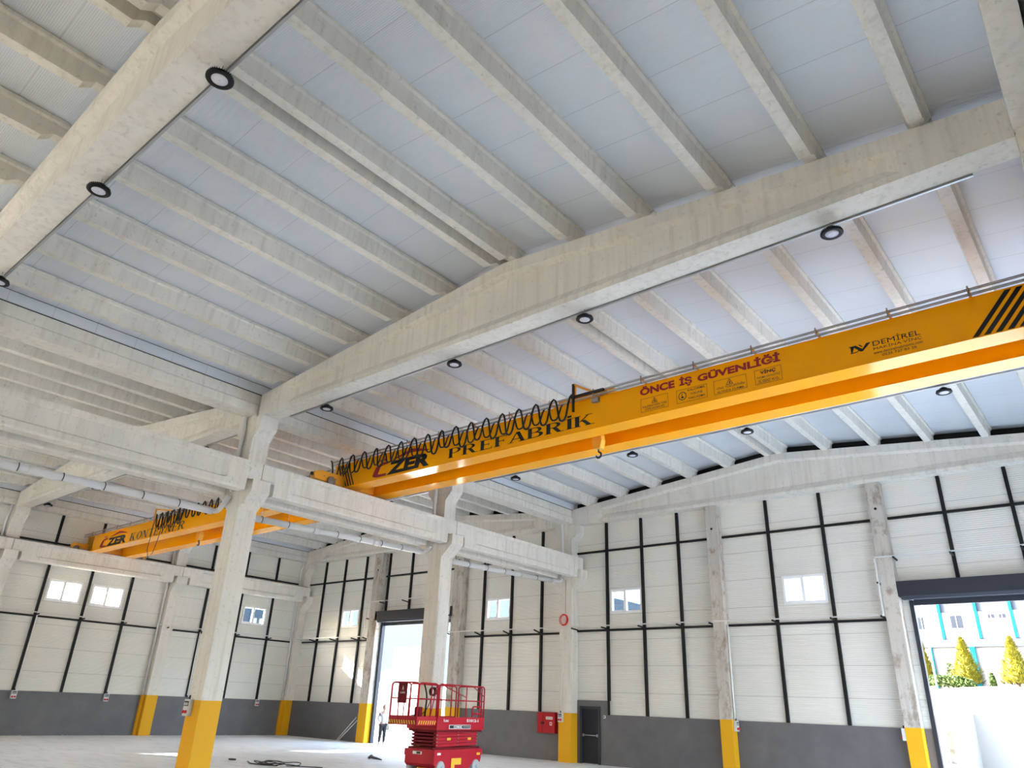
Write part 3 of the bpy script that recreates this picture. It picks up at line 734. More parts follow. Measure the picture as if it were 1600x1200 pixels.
c2, bd2 = crane(-19.78, -.38, 3.25, 4.87, 7.985, .74, 'far yellow double girder overhead crane in the left nave', False)
pl2 = lambda u, z: (u, 3.25-.004, z)
b = MB()
for k in range(5): x = -19.62+.13*k; shape(b, [(x, 8.02), (x+.07, 8.02), (x+.07, 8.70), (x, 8.70)], BLKP, pl2)
bd2(b, 'warning_stripes', 'black upright stripes at the left end')
b = MB(); ozer(b, -18.15, -15.35, 8.05, 8.66, pl2); bd2(b, 'company_logo', 'red and black OZER logo with roof line')
b = MB(); V, F_ = serif('KONTEYNER', .12, 1.0, .14); put(b, (V, F_), -15.05, -10.1, 8.06, 8.40, BLKP, pl2, cap=1.0); bd2(b, 'lettering', 'black serif word KONTEYNER')
xs = [-12.35+i*.5 for i in range(16)]
bd2(festoon(bd2, xs, 3.02, 8.88, 8.34, .03, 3), 'festoon_cable'); bd2(festoon(bd2, [x+.2 for x in xs[:5]], 3.08, 8.88, 8.2, .022, 4), 'festoon_cable')
b = MB(); b.tube([(-12.3, 3.0, 8.88), (-12.38, 3.0, 8.3), (-12.42, 3.0, 7.4), (-12.2, 3.0, 7.02), (-11.85, 3.0, 7.2), (-11.65, 3.0, 7.8), (-11.6, 3.0, 8.6)], .014, RUB, 6); bd2(b, 'pendant_cable')
b = MB(); b.bar((-12.42, 2.98, 8.3), (-12.42, 2.98, 9.12), .05, .05, ORG2); b.bar((-12.42, 2.98, 9.1), (-10.9, 3.2, 8.86), .06, .05, ORG2); bd2(b, 'towing_arm')
trolley(bd2, -10.75, 3.25, 4.87, 7.985, .74, 7.8)

# ------------------------------------------------------------------ drain pipes
def arc_pts(pts, n=5, r=.16):
    out = [Vector(pts[0])]
    for i in range(1, len(pts)-1):
        a, b_, c_ = Vector(pts[i-1]), Vector(pts[i]), Vector(pts[i+1])
        d1 = (a-b_); d2 = (c_-b_); q = min(r, d1.length*.45, d2.length*.45); p0 = b_+d1.normalized()*q; p1 = b_+d2.normalized()*q
        for k in range(n+1): s = k/n; out.append(p0*(1-s)**2+b_*2*s*(1-s)+p1*s*s)
    out.append(Vector(pts[-1])); return out
def drain(label, y0, z0, y1, z1, yc):
    """sloping collector under the far runway beam, from (y0,z0) to the elbow at (y1,z1) by column yc"""
    x = -.52; t_ = thing('drain_pipe', (x, (y0+y1)/2, (z0+z1)/2), label, 'pipe', 'grey drain pipes under the middle runway')
    o_ = Vector(t_.location)
    def bd(b, n, lab=None): b.v = [tuple(Vector(v)-o_) for v in b.v]; q = b.build(n, t_); q['label'] = lab if lab else n; del q['label']; return q
    b = MB(); b.tube([(x, y0, z0), (x, y1, z1)], .098, PVC, 16)
    for s in (.35, .7): yy = y0+(y1-y0)*s; zz = z0+(z1-z0)*s; b.tube([(x, yy-.12, zz), (x, yy+.12, zz)], .112, PVC, 16)
    bd(b, 'pipe_run')
    b = MB(); b.tube(arc_pts([(x, y1, z1), (x, y1+.18, z1+.03), (x+.33, yc-.40, 7.03), (x+.40, yc-.40, 7.13)]), .07, PVC, 14); bd(b, 'elbow')
    n = int((y1-y0)/1.0)
    for k in range(n):
        yy = y0+.5+(y1-y0-.5)*k/n; zz = z0+(z1-z0)*(yy-y0)/(y1-y0)
        b = MB(); b.tube([(x+.104*math.cos(a), yy, zz+.104*math.sin(a)) for a in [R(q) for q in range(-70, 250, 20)]], .011, RUB, 5)
        b.tube([(x, yy, zz+.10), (x, yy, 7.158)], .005, WHT, 5); bd(b, 'pipe_clamp')
drain('grey drain pipe entering at left and ending at the front column', -15.9, 6.60, -.62, 6.68, 0)
drain('grey drain pipe between front column and lift column', -.0+.45, 6.74, 7.45, 6.95, 8)
drain('grey drain pipe in the last bay running to the end column', 8.45, 6.84, 15.35, 7.05, 16)
def downpipe(x, y, label, pts, r=.058):
    b = MB(); b.tube(arc_pts(pts, 4, .08), r, PVC, 12)
    o_ = b
    for a, c_ in zip(pts[:-1], pts[1:]):
        L = (Vector(c_)-Vector(a)).length
        if L > 1.5:
            k = 1.
            while k < L: p = Vector(a).lerp(Vector(c_), k/L); b.lathe([(r*1.0, -.05), (r*1.25, -.05), (r*1.25, .05), (r, .05)], p, PVC, 12); k += 2.0
    tag(b.build('downpipe'), label, 'pipe', 'grey downpipes on the columns')
for yc, w_ in ((0, 'front column'), (8, 'column behind the lift'), (16, 'column by the fire cabinet')):
    yy = yc-HY-.085
    downpipe(0, yy, 'grey downpipe on the upper shaft of the %s' % w_, [(-.17, yy, 9.56), (-.17, yy, 9.35), (-.12, yy, 9.15), (-.12, yy, 7.24)])
for yc, w_ in ((0, 'at the left photo edge'), (8, 'behind the far crane'), (16, 'in the corner')):
    yy = yc-HY-.085
    downpipe(0, yy, 'tall grey downpipe on the left wall column %s' % w_, [(-19.68, yy, 9.56), (-19.68, yy, 9.3), (-19.78, yy, 9.1), (-19.78, yy, 1.79)])
    b = MB(); b.box(-19.86, -19.70, yy-.062, yy+.062, 0, 1.79, YEL); tag(b.build('pipe_cover'), 'yellow cover over the downpipe foot %s' % w_, 'cover', 'yellow downpipe covers')

# ------------------------------------------------------------------ conduit tracks on brackets
def track(label, pts, arms, name='conduit_track'):
    t_ = thing(name, pts[0], label, 'conduit', 'white conduit tracks on black arms'); o_ = Vector(pts[0])
    b = MB()
    for a, c_ in zip(pts[:-1], pts[1:]): b.bar(Vector(a)-o_, Vector(c_)-o_, .06, .04, TRK)
    b.build('track', t_)
    for a, c_ in arms:
        b = MB(); b.bar(Vector(a)-o_, Vector(c_)-o_, .045, .05, BLK); b.build('bracket', t_)
YT = 15.72
track('white conduit track along the end wall, near nave, left half', [(-.35, YT-.06, 5.12), (6.6, YT-.02, 5.12)], [((x, YT-.08, 5.06), (x, YE-.08, 5.03)) for x in (.36, 1.86, 3.58, 5.26, 6.6)])
track('white conduit track along the end wall up to the wide door', [(6.66, YT-.02, 5.12), (12.62, YT-.02, 5.08), (12.62, YT-.02, 6.86)], [((x, YT-.08, 5.06), (x, YE-.08, 5.03)) for x in (8.98, 10.97, 12.55)]+[((12.6, YT-.08, 6.1), (12.6, YE-.08, 6.1))])
track('white conduit track above the wide open door', [(12.62, YT-.03, 6.92), (18.9, YT-.03, 6.92)], [((x, YT-.08, 6.88), (x, YE-.08, 6.85)) for x in (13.2, 14.85, 16.72, 18.5)])
track('white conduit track on the end wall right of the lift column', [(-6.95, YT-.06, 6.7), (-7.0, YT-.06, 5.12), (-.35, YT-.06, 5.12)], [((x, YT-.1, 5.06), (x, YE-.08, 4.95)) for x in (-6.95, -5.15, -3.4, -1.63)]+[((-6.95, YT-.1, 5.9), (-6.95, YE-.24, 5.9))])
track('white conduit track above the doorway with the person', [(-13.2, YT-.06, 6.85), (-6.95, YT-.06, 6.85)], [((x, YT-.1, 6.8), (x, YE-.08, 6.75)) for x in (-12.2, -10.42, -8.6)])
track('white conduit track on the end wall by the corner', [(-19.3, YT-.06, 5.08), (-13.25, YT-.06, 5.08), (-13.25, YT-.06, 6.85)], [((x, YT-.1, 5.02), (x, YE-.08, 4.95)) for x in (-18, -16.13, -14.25, -13.28)]+[((-13.28, YT-.06, 6.0), (-13.28, YE-.08, 6.0))])
XT = -19.42
track('white conduit track along the left wall', [(XT, -7.9, 5.02), (XT, 15.6, 5.10)], [((XT+.05, y, 4.99), (XL+.1 if y not in (0.0, 8.0) else -19.50, y, 4.97)) for y in (-6.1, -4.1, -2.1, 0.0, 1.93, 3.9, 5.86, 8.0, 9.95, 12.02, 14.03)])

# ------------------------------------------------------------------ socket boxes with conduits
def sockbox(p, face, label, big=1.0):
    """face: 'y' looks to -y, 'x' looks to +x"""
    t_ = thing('socket_box', p, label, 'socket box', 'grey socket boxes with red sockets', 0 if face == 'y' else R(90))
    s = big
    b = MB(); b.box(-.11*s, .11*s, -.10*s, 0, -.17*s, .17*s, BOXG); b.build('housing', t_)
    b = MB(); b.box(-.085*s, .085*s, -.108*s, -.10*s, .03*s, .13*s, BLK)
    for k in range(4): b.box((-.075+.042*k)*s, (-.055+.042*k)*s, -.112*s, -.108*s, .045*s, .10*s, BOXG)
    b.build('breaker_window', t_)
    for x in (-.05, .05):
        b = MB(); b.lathe([(0, .05), (.03, .05), (.038, .03), (.038, 0)], (x*s, -.10*s, -.08*s), SOCK, 14, (0, -1, -.35)); b.build('socket', t_)['label'] = 'red socket'
    b = MB(); b.tube([(0, -.05*s, .17*s), (0, -.05*s, .25*s)], .02*s, BLK, 8); b.build('cable_gland', t_)
    return t_
sockbox((-.16, -HY-.001, 1.62), 'y', 'grey socket box with red sockets on the big front column', 1.15)
sockbox((-.18, 16-HY-.001, 1.62), 'y', 'grey socket box on the end column beside the red fire cabinet')
sockbox((7.15, 15.98, 1.62), 'x', 'grey socket box on the gable column right of the dark door')
sockbox((12.655, 15.9, 1.62), 'x', 'grey socket box on the gable column left of the wide door').rotation_euler.z = R(-90)
sockbox((XL+.065, 1.99, 1.62), 'x', 'socket box low on the left wall under the first window')
sockbox((XL+.065, 5.93, 1.62), 'x', 'socket box low on the left wall right of the twin windows')
sockbox((XL+.065, 14.05, 1.62), 'x', 'socket box low on the left wall near the corner')
def conduit(label, pts, r=.016, m=WHT):
    b = MB(); b.tube(pts, r, m, 8); tag(b.build('conduit'), label, 'conduit', 'thin white conduits running down to the boxes')
conduit('white conduit down the left wall below the first window', [(XL+.13, 2.0, 4.95), (XL+.13, 2.0, 1.85)], .03)
conduit('white conduit down the left wall behind the front column', [(XL+.13, 9.95, 4.95), (XL+.13, 9.95, 1.85)], .03)
conduit('bright white conduit on the column behind the lift', [(.34, 7.76, 5.2), (.34, 7.76, .9)], .014)
conduit('white conduit on the end column above its box', [(-.06, 16-HY-.04, 5.05), (-.06, 16-HY-.04, 3.4), (-.12, 16-HY-.04, 3.3), (-.18, 16-HY-.04, 1.89)], .02)
conduit('white conduit on the gable column right of the dark door', [(7.18, 15.95, 5.0), (7.18, 15.95, 1.85)], .03)
conduit('white conduit beside the post left of the first end wall window', [(1.78, YE-.08, 4.9), (1.78, YE-.08, 2.3)], .02)
conduit('thin grey cable down the upper part of the end column', [(.02, 16-HY-.03, 7.1), (.02, 16-HY-.03, 5.7)], .01, STEELR)

# red hose coil, fire cabinet, key switch
b = MB()
for k in range(7):
    r_ = .17+.013*(k % 4); dy = .012*k
    b.tube([(-.06+.02*(k % 3)+r_*math.cos(a), 15.716-.03-dy, 5.42+r_*1.15*math.sin(a)) for a in [2*math.pi*q/24 for q in range(24)]], .009, SOCK, 6, close=True)
tag(b.build('hose_coil'), 'red coiled cable hung on the end column above the fire cabinet', 'cable coil')
t_ = thing('fire_cabinet', (-1.12, YE-.06, 1.0), 'red fire hose cabinet on the grey wall beside the end column', 'cabinet')
b = MB(); b.box(-.46, .46, -.2, 0, 0, .78, CABR); b.build('case', t_)
for x0, x1 in ((-.45, -.17), (-.16, .45)):
    b = MB(); b.box(x0, x1, -.215, -.2, .01, .77, CABR); d_ = b.build('cabinet_door', t_)
    hx = x1-.04 if x0 < -.3 else x0+.04
    b = MB(); b.box(hx-.025, hx+.025, -.235, -.215, .34, .42, BLK); b.build('latch', d_)
b = MB(); b.box(.0, .34, -.219, -.215, .52, .62, WHT); put(b, 'YANGIN DOLABI', .02, .32, .545, .595, REDP, lambda u, z: (u, -.221, z), .02); b.build('sticker', t_)['label'] = 'white sticker with red words'
b = MB(); b.box(.2, .31, -.219, -.215, .30, .42, WHT); b.box(.22, .29, -.2215, -.219, .32, .40, SOCK); b.build('pictogram', t_)
b = MB(); b.box(1.60, 1.69, YE-.11, YE-.06, 1.66, 1.76, BOXG); b.lathe([(0, 0), (.03, 0), (.025, .02), (0, .02)], (1.645, YE-.11, 1.71), BLK, 12, (0, -1, 0)); tag(b.build('push_button_box'), 'small grey button box right of the dark door', 'switch')

# ------------------------------------------------------------------ scissor lift
TH = 1.69; u_ = Vector((math.cos(TH), math.sin(TH), 0)); w_v = Vector((-math.sin(TH), math.cos(TH), 0))
LL, LW = 2.42, 1.16
cen = Vector((1.91, 6.52, 0))+u_*LL/2+w_v*LW/2
lift = thing('scissor_lift', cen, 'red scissor lift with folded arms and guard rails in front of the column', 'lift', None, TH)
HL, HW = LL/2, LW/2
side = lambda x, z, e=0: (x, -HW-.003-e, z)       # right side as seen (faces +x world)
b = MB()
b.prism([(-HL, .30), (-HL+.1, .22), (-HL+.55, .22), (-HL+.60, .14), (HL-.62, .14), (HL-.55, .24), (HL-.05, .30), (HL, .42), (HL, .66), (-HL, .66)], 1, -HW+.02, HW-.02, LRED)
b.box(-HL-.02, HL+.02, -HW, HW, .50, .68, LRED); b.box(-HL+.02, HL-.02, -HW+.1, HW-.1, .66, .74, LRED2)
b.build('chassis', lift)
for x in (-HL+.32, HL-.30):
    for s in (-1, 1):
        b = MB(); y = s*(HW-.07)
        b.lathe([(.0, -.07), (.12, -.07), (.13, -.055), (.17, -.07), (.19, -.05), (.19, .05), (.17, .07), (.13, .055), (.12, .07), (0, .07)], (x, y+s*.03, .19), TYRE, 24, (0, 1, 0)); wh = b.build('wheel', lift)
        b = MB(); b.lathe([(0, .0), (.05, 0), (.05, .03), (0, .035)], (x, y+s*.09, .19), GALV, 12, (0, s, 0)); b.build('hub', wh)
# scissor arms: five folded pairs
z = .79; k = 0
for i in range(5):
    for s in (-1, 1):
        y = s*(HW-.12)
        b = MB(); tilt = .03
        b.bar((-HL+.16, y, z-.005+i*.0), (HL-.18, y, z+.03), .055, .075, LRED); 
        for x in (-HL+.16, 0, HL-.18): b.lathe([(0, 0), (.025, 0), (.02, .02), (0, .02)], (x, y+s*.028, z+.012), STEELR, 10, (0, s, 0))
        b.build('scissor_arm', lift)
        b = MB(); b.bar((-HL+.16, y-s*.07, z+.045), (HL-.18, y-s*.07, z+.01), .05, .07, LRED); b.build('scissor_arm', lift)
    for xx in (-HL+.16, HL-.18): b = MB(); b.box(xx-.03, xx+.03, -HW+.15, HW-.15, z-.02, z+.035, LRED2); b.build('cross_tube', lift)
    z += .092
for x in (-.45, .62): b = MB(); b.box(x-.09, x+.09, -HW+.09-.005, -HW+.092, .95-.0*x-.02, 1.0, SIGNY); b.build('arm_sticker', lift)['label'] = 'orange sticker'
ZD = 1.22
b = MB(); b.box(-HL-.01, HL+.03, -HW-.01, HW+.01, ZD, ZD+.20, LRED); b.box(-HL+.05, HL-.02, -HW+.03, HW-.03, ZD-.06, ZD+.04, LRED2)
b.prism([(-HL-.01, ZD+.2), (-HL-.01, ZD+.36), (HL+.03, ZD+.36), (HL+.03, ZD+.2)], 1, -HW-.012, -HW+.01, LRED); b.box(-HL-.01, HL+.03, HW-.01, HW+.012, ZD+.2, ZD+.36, LRED)
b.build('main_deck', lift)
EX = -HL-.92
b = MB(); b.box(EX, -HL, -HW+.05, HW-.05, ZD+.17, ZD+.22, LRED2); b.box(EX, EX+.03, -HW+.04, HW-.04, ZD+.12, ZD+.36, LRED)
b.box(EX, -HL, -HW+.03, -HW+.06, ZD+.12, ZD+.36, LRED); b.box(EX, -HL, HW-.06, HW-.03, ZD+.12, ZD+.36, LRED); b.build('extension_deck', lift)
b = MB()
for k in range(11): y = -HW+.08+k*.095; b.add([(EX-.003, y, ZD+.15), (EX-.003, y+.045, ZD+.15), (EX-.003, y+.085, ZD+.25), (EX-.003, y+.04, ZD+.25)], [(0, 1, 2, 3)], SIGNY)
for k in range(8): x = EX+.07+k*.105; b.add([(x, -HW+.027, ZD+.15), (x+.045, -HW+.027, ZD+.15), (x+.085, -HW+.027, ZD+.25), (x+.04, -HW+.027, ZD+.25)], [(0, 1, 2, 3)], SIGNY)
b.build('hazard_stripes', lift)['label'] = 'yellow slanted stripes'
ZT = 2.50; ZM = ZD+.36+.48
def rail(name, loops, lab=None):
    b = MB()
    for pts, r_ in loops: b.tube(pts, r_, LRED, 8)
    o = b.build(name, lift); 
    if lab: o['label'] = lab
def side_rail(name, x0, x1, y, posts, diag=()):
    L = [(arc_pts([(x0, y, ZD+.34), (x0, y, ZT), (x1, y, ZT), (x1, y, ZD+.34)], 5, .12), .021), ([(x0, y, ZM), (x1, y, ZM)], .017)]
    for x in posts: L.append(([(x, y, ZD+.34), (x, y, ZT)], .018))
    for a, c_ in diag: L.append(([a, c_], .015))
    rail(name, L)
side_rail('main_guardrail', -HL+.02, HL, -HW, (.22, .95), [((-HL+.05, -HW, ZT), (.2, -HW, ZM+.1)), ((.55, -HW, ZT), (HL, -HW, ZM+.15))])
side_rail('main_guardrail', -HL+.02, HL, HW, (.22, .95))
side_rail('extension_guardrail', EX+.02, -HL-.02, -HW+.05, (-HL-.3,), [((-HL-.3, -HW+.05, ZD+.34), (-HL-.05, -HW+.05, ZT))])
side_rail('extension_guardrail', EX+.02, -HL-.02, HW-.05, (-HL-.3,))
rail('front_guardrail', [(arc_pts([(EX+.01, -HW+.06, ZD+.3), (EX+.01, -HW+.06, ZT), (EX+.01, HW-.06, ZT), (EX+.01, HW-.06, ZD+.3)], 5, .12), .021), ([(EX+.01, -HW+.06, ZM), (EX+.01, HW-.06, ZM)], .017), ([(EX+.01, .22, ZD+.3), (EX+.01, .22, ZM)], .016), ([(EX+.01, -.18, ZD+.3), (EX+.01, -.18, ZM)], .016)])
rail('gate', [(arc_pts([(HL, -HW+.1, ZD+.34), (HL, -HW+.1, ZT), (HL, HW-.1, ZT), (HL, HW-.1, ZD+.34)], 5, .1), .02), ([(HL, -HW+.1, ZM), (HL, HW-.1, ZM)], .016)])
rail('folding_ladder', [(arc_pts([(HL-.62, -HW+.01, ZD+.3), (HL-.62, -HW+.01, ZD+.68), (HL-.12, -HW+.01, ZD+.68), (HL-.12, -HW+.01, ZD+.3)], 5, .1), .022), ([(HL-.62, -HW+.01, ZD+.47), (HL-.12, -HW+.01, ZD+.47)], .03)])
b = MB(); b.box(EX-.012, EX-.006, -.10, .26, 1.93, ZT-.0, LRED2); sg = b.build('sign_panel', lift); sg['label'] = 'dark red panel with grey triangle logo'
def lgmg(b, place, u0, u1, z0, z1, m):
    W_ = u1-u0; H_ = z1-z0
    b.add([place(u0+.5*W_-.5*H_*.5, z0), place(u0+.5*W_, z1), place(u0+.5*W_+.5*H_*.5, z0), place(u0+.5*W_, z0+.35*H_)], [(0, 3, 1), (3, 2, 1)], m)
plf = lambda u, z: (EX-.0135, -u, z)
b = MB(); lgmg(b, plf, -.20, .05, 2.27, 2.42, BOXG); put(b, 'LGMG', -.17, .02, 2.19, 2.24, BOXG, plf, .02); b.build('logo', sg)
pls = lambda u, z: (u, -HW-.016, z)
b = MB(); lgmg(b, pls, -.98, -.80, ZD+.22, ZD+.33, WHT); put(b, 'LGMG', -.86, -.66, ZD+.225, ZD+.285, WHT, pls, .03); put(b, 'S1012-1', .28, .92, ZD+.225, ZD+.31, WHT, pls, .03)
b.build('side_lettering', lift)['label'] = 'white LGMG S1012-1 lettering'
b = MB(); b.box(-.62, .50, -HW-.022, -HW-.014, ZD+.03, ZD+.145, WHT); plq = lambda u, z: (u, -HW-.025, z)
b.add([plq(-.60, ZD+.045), plq(.48, ZD+.045), plq(.48, ZD+.13), plq(-.60, ZD+.13)], [(0, 1, 2, 3)], BLKP)
plq = lambda u, z: (u, -HW-.028, z); put(b, 'COMAK', -.40, .05, ZD+.055, ZD+.12, WHT, plq, .04); put(b, 'PLATFORM', .1, .44, ZD+.07, ZD+.105, BOXG, plq, .01)
b.build('dealer_plate', lift)['label'] = 'black dealer plate with white letters'
b = MB(); b.box(-.38, .12, -HW+.0-.004, -HW+.012, .26, .44, SIGNY); b.box(-.38, -.2, -HW-.004, -HW+.012, .14, .26, SIGNY); b.build('chassis_sticker', lift)['label'] = 'yellow warning sticker'
b = MB(); b.box(HL-.28, HL-.1, -HW-.008, -HW, .50, .57, SIGNY); b.box(-HL+.12, -HL+.28, -HW-.008, -HW, .54, .6, WHT); b.build('chassis_sticker', lift)
b = MB(); b.box(-HL-.026, -HL-.02, -.1, .25, .54, .62, WHT); b.box(-HL-.03, -HL-.025, -.05, .1, .55, .61, BLKP); b.build('chassis_sticker', lift)
b = MB(); b.box(-HL-.55, -HL-.40, -.30, -.12, ZD+.25, ZD+.62, LRED2); b.box(-HL-.50, -HL-.3, -.12, .04, ZD+.22, ZD+.4, BOXG); b.build('control_box', lift)
b = MB(); b.tube(arc_pts([(-HL-.25, -HW+.3, ZD+.25), (-HL-.2, -HW+.3, ZM+.1), (-HL-.38, -HW+.3, ZT)]), .024, BLK, 8); b.build('control_post', lift)
b = MB()
for k in range(11):
    a = k*.57; b.tube([(-HL+.05+.14*math.cos(q+a)*.9, -HW+.28+.04*math.sin(q*2+a), 2.28+.11*math.sin(q+a)) for q in [2*math.pi*j/16 for j in range(16)]], .022, RUB, 6, close=True)
b.tube([(-HL+.0, -HW+.28, 2.2), (-HL-.08, -HW+.28, 1.95), (-HL-.2, -HW+.3, 1.75), (-HL-.35, -HW+.35, ZD+.4)], .012, RUB, 6); b.build('coiled_cable', lift)

# ------------------------------------------------------------------ person in the doorway
def skin_fig(name, verts, edges, radii, mat, root, parent, sub=2):
    me = bpy.data.meshes.new(name); me.from_pydata(verts, edges, []); o = bpy.data.objects.new(name, me); col.objects.link(o); o.parent = parent
    sk = o.modifiers.new('skin', 'SKIN'); sk.use_smooth_shade = True
    for i, r_ in enumerate(radii):
        d = me.skin_vertices[0].data[i]; d.radius = r_ if isinstance(r_, tuple) else (r_, r_); d.use_root = (i == root)
    ss = o.modifiers.new('sub', 'SUBSURF'); ss.levels = sub; ss.render_levels = sub
    me.materials.append(mat); return o
per = thing('person', (-10.9, 15.6, 0), 'person in white shirt and black trousers standing in the left doorway', 'person', None, R(-20))
# local: +x is the way the person faces
body_v = [(0, 0, .93), (.01, 0, 1.08), (.0, 0, 1.25), (-.01, 0, 1.40), (.0, 0, 1.50), (.02, 0, 1.55),
          (0, .09, .88), (.03, .10, .50), (-.03, .11, .09), (.10, .12, .035),
          (0, -.09, .88), (.02, -.11, .50), (-.02, -.13, .09), (.11, -.15, .035),
          (-.02, .17, 1.42), (-.10, .27, 1.18), (.02, .19, 1.02),
          (-.02, -.17, 1.42), (-.12, -.26, 1.18), (-.0, -.19, 1.02)]
body_e = [(0, 1), (1, 2), (2, 3), (3, 4), (4, 5), (0, 6), (6, 7), (7, 8), (8, 9), (0, 10), (10, 11), (11, 12), (12, 13), (3, 14), (14, 15), (15, 16), (3, 17), (17, 18), (18, 19)]
body_r = [(.12, .10), (.11, .09), (.13, .10), (.14, .10), (.06, .06), (.05, .05), .088, .062, .042, .035, .088, .062, .042, .035, .062, .045, .032, .062, .045, .032]
skin_fig('body', body_v, body_e, body_r, SKIN, 0, per)
skin_fig('shirt', [body_v[i] if i not in (0,) else (0, 0, .90) for i in (0, 1, 2, 3, 14, 15, 16, 17, 18, 19)], [(0, 1), (1, 2), (2, 3), (3, 4), (4, 5), (5, 6), (3, 7), (7, 8), (8, 9)], [(.145, .115), (.135, .11), (.15, .12), (.15, .11), .075, .056, .042, .075, .056, .042], SHIRT, 0, per)
skin_fig('trousers', [(0, 0, .96), (0, .09, .87), (.03, .10, .50), (-.03, .11, .12), (0, -.09, .87), (.02, -.11, .50), (-.02, -.13, .12)], [(0, 1), (1, 2), (2, 3), (0, 4), (4, 5), (5, 6)], [(.15, .13), .12, .088, .066, .12, .088, .066], TROU, 0, per)
b = MB()
hp = [(0, -.105), (.05, -.10), (.072, -.06), (.08, 0), (.088, .05), (.082, .09), (.05, .125), (0, .135)]
b.lathe(hp, (.03, 0, 1.655), SKIN, 16); b.lathe([(.018, 0), (.012, .02), (0, .03)], (.105, 0, 1.645), SKIN, 8, (1, 0, -.3))
for s in (-1, 1):
    b.lathe([(0, 0), (.02, .0), (.022, .012), (0, .016)], (.02, s*.082, 1.65), SKIN, 8, (0, s, 0)); b.lathe([(0, 0), (.01, 0), (0, .006)], (.108, s*.03, 1.675), BLK, 8, (1, 0, 0))
b.lathe([(0, 0), (.02, 0), (0, .004)], (.108, 0, 1.598), SOCK, 8, (1, 0, 0)); b.build('head', per)
b = MB(); b.lathe([(.091, -.03), (.097, .02), (.095, .08), (.06, .135), (0, .152)], (.01, 0, 1.66), HAIR, 16, (-.35, 0, 1)); b.build('hair', per)
for s in (-1, 1):
    hv = [(.02, s*.19, 1.02), (.05, s*.155, .985)]; he = [(0, 1)]; hr = [.028, .03]
    for k, (dx, dz, L) in enumerate(((.0, .02, .055), (.012, .0, .065), (.012, -.02, .062), (.006, -.038, .05))):
        i = len(hv); hv += [(.07+dx, s*.14, .985+dz), (.07+dx+L*.6, s*.125, .975+dz), (.07+dx+L, s*.12, .955+dz)]; he += [(1, i), (i, i+1), (i+1, i+2)]; hr += [.010, .009, .008]
    i = len(hv); hv += [(.03, s*.14, .955), (.035, s*.13, .92)]; he += [(1, i), (i, i+1)]; hr += [.011, .009]
    skin_fig('hand', hv, he, hr, SKIN, 0, per, 1)
for s, x in ((.115, -.03), (-.135, -.02)):
    b = MB(); b.prism([(x-.07, 0), (x+.20, 0), (x+.20, .03), (x+.13, .06), (x+.03, .10), (x-.06, .10)], 1, s-.045, s+.045, WHT); b.build('shoe', per)['label'] = 'white shoe'

# ------------------------------------------------------------------ things lying on the floor
b = MB(); rnd = random.Random(4)
for k in range(4):
    x0, y0 = -2.7+rnd.uniform(-.3, .3), 4.2+rnd.uniform(-.15, .15); rr = .32+.08*k
    b.tube([(x0+rr*1.3*math.cos(a), y0+rr*.8*math.sin(a), .02+.015*k+.05*abs(math.sin(a*1.5+k))) for a in [2*math.pi*q/22 for q in range(22)]], .014, RUB, 6, close=True)
b.tube([(-4.3, 4.25, .015), (-3.6, 3.9, .02), (-3.1, 3.95, .02), (-2.6, 4.0, .03)], .02, RUB, 6); b.tube([(-2.4, 4.4, .02), (-1.9, 4.9, .015), (-1.5, 5.1, .015)], .014, RUB, 6)
tag(b.build('tangled_cable'), 'tangled black cable lying on the floor right of the front column', 'cable')
b = MB(); b.tube([(-4.25, 9.25, .03), (-4.05, 9.2, .09), (-3.85, 9.1, .06), (-3.6, 9.15, .03), (-3.3, 9.05, .02)], [.04, .06, .05, .03, .015], RUB, 7); tag(b.build('black_rag'), 'small black rag on the floor left of the lift', 'rag')
b = MB(); b.box(-5.2, -5.0, 4.1, 4.25, 0, .05, RUB); tag(b.build('wood_scrap'), 'tiny dark scrap on the floor beside the cable', 'scrap')
for k, (x, y) in enumerate(((-14.5, 15.95), (-14.35, 15.95))):
    b = MB(); b.tube([(x+.1, y-.35, .02), (x+.95, y+.12, 1.15-.1*k)], .02, WHT, 8); tag(b.build('leaning_pipe'), '%s white pipe leaning on the grey wall left of the doorway' % ('left' if k == 0 else 'right'), 'pipe', 'white pipes leaning by the doorway')
rnd = random.Random(11)
def pebble(x, y, s, lab):
    b = MB(); n = 7; v = [(x, y, s*.6)]
    v += [(x+s*rnd.uniform(.6, 1.1)*math.cos(2*math.pi*k/n), y+s*rnd.uniform(.6, 1.1)*math.sin(2*math.pi*k/n), 0) for k in range(n)]
    b.add(v, [(0, 1+k, 1+(k+1) % n) for k in range(n)], CON); return b
b = MB()
for k in range(90):
    y = rnd.choice((rnd.uniform(-2, -.6), rnd.uniform(.6, 7.3), rnd.uniform(8.6, 15.2))); q = pebble(XL+.12+rnd.uniform(0, .35), y, rnd.uniform(.015, .06), '')
    b.add(q.v, q.f, CON)
for k in range(70):
    x = rnd.uniform(-19, -13.2) if k % 2 else rnd.uniform(-6, 12); q = pebble(x, 15.95+rnd.uniform(-.2, .15), rnd.uniform(.012, .05), ''); b.add(q.v, q.f, CON)
tag(b.build('mortar_debris'), 'crumbs of mortar scattered along the wall feet', 'debris', None, 'stuff')

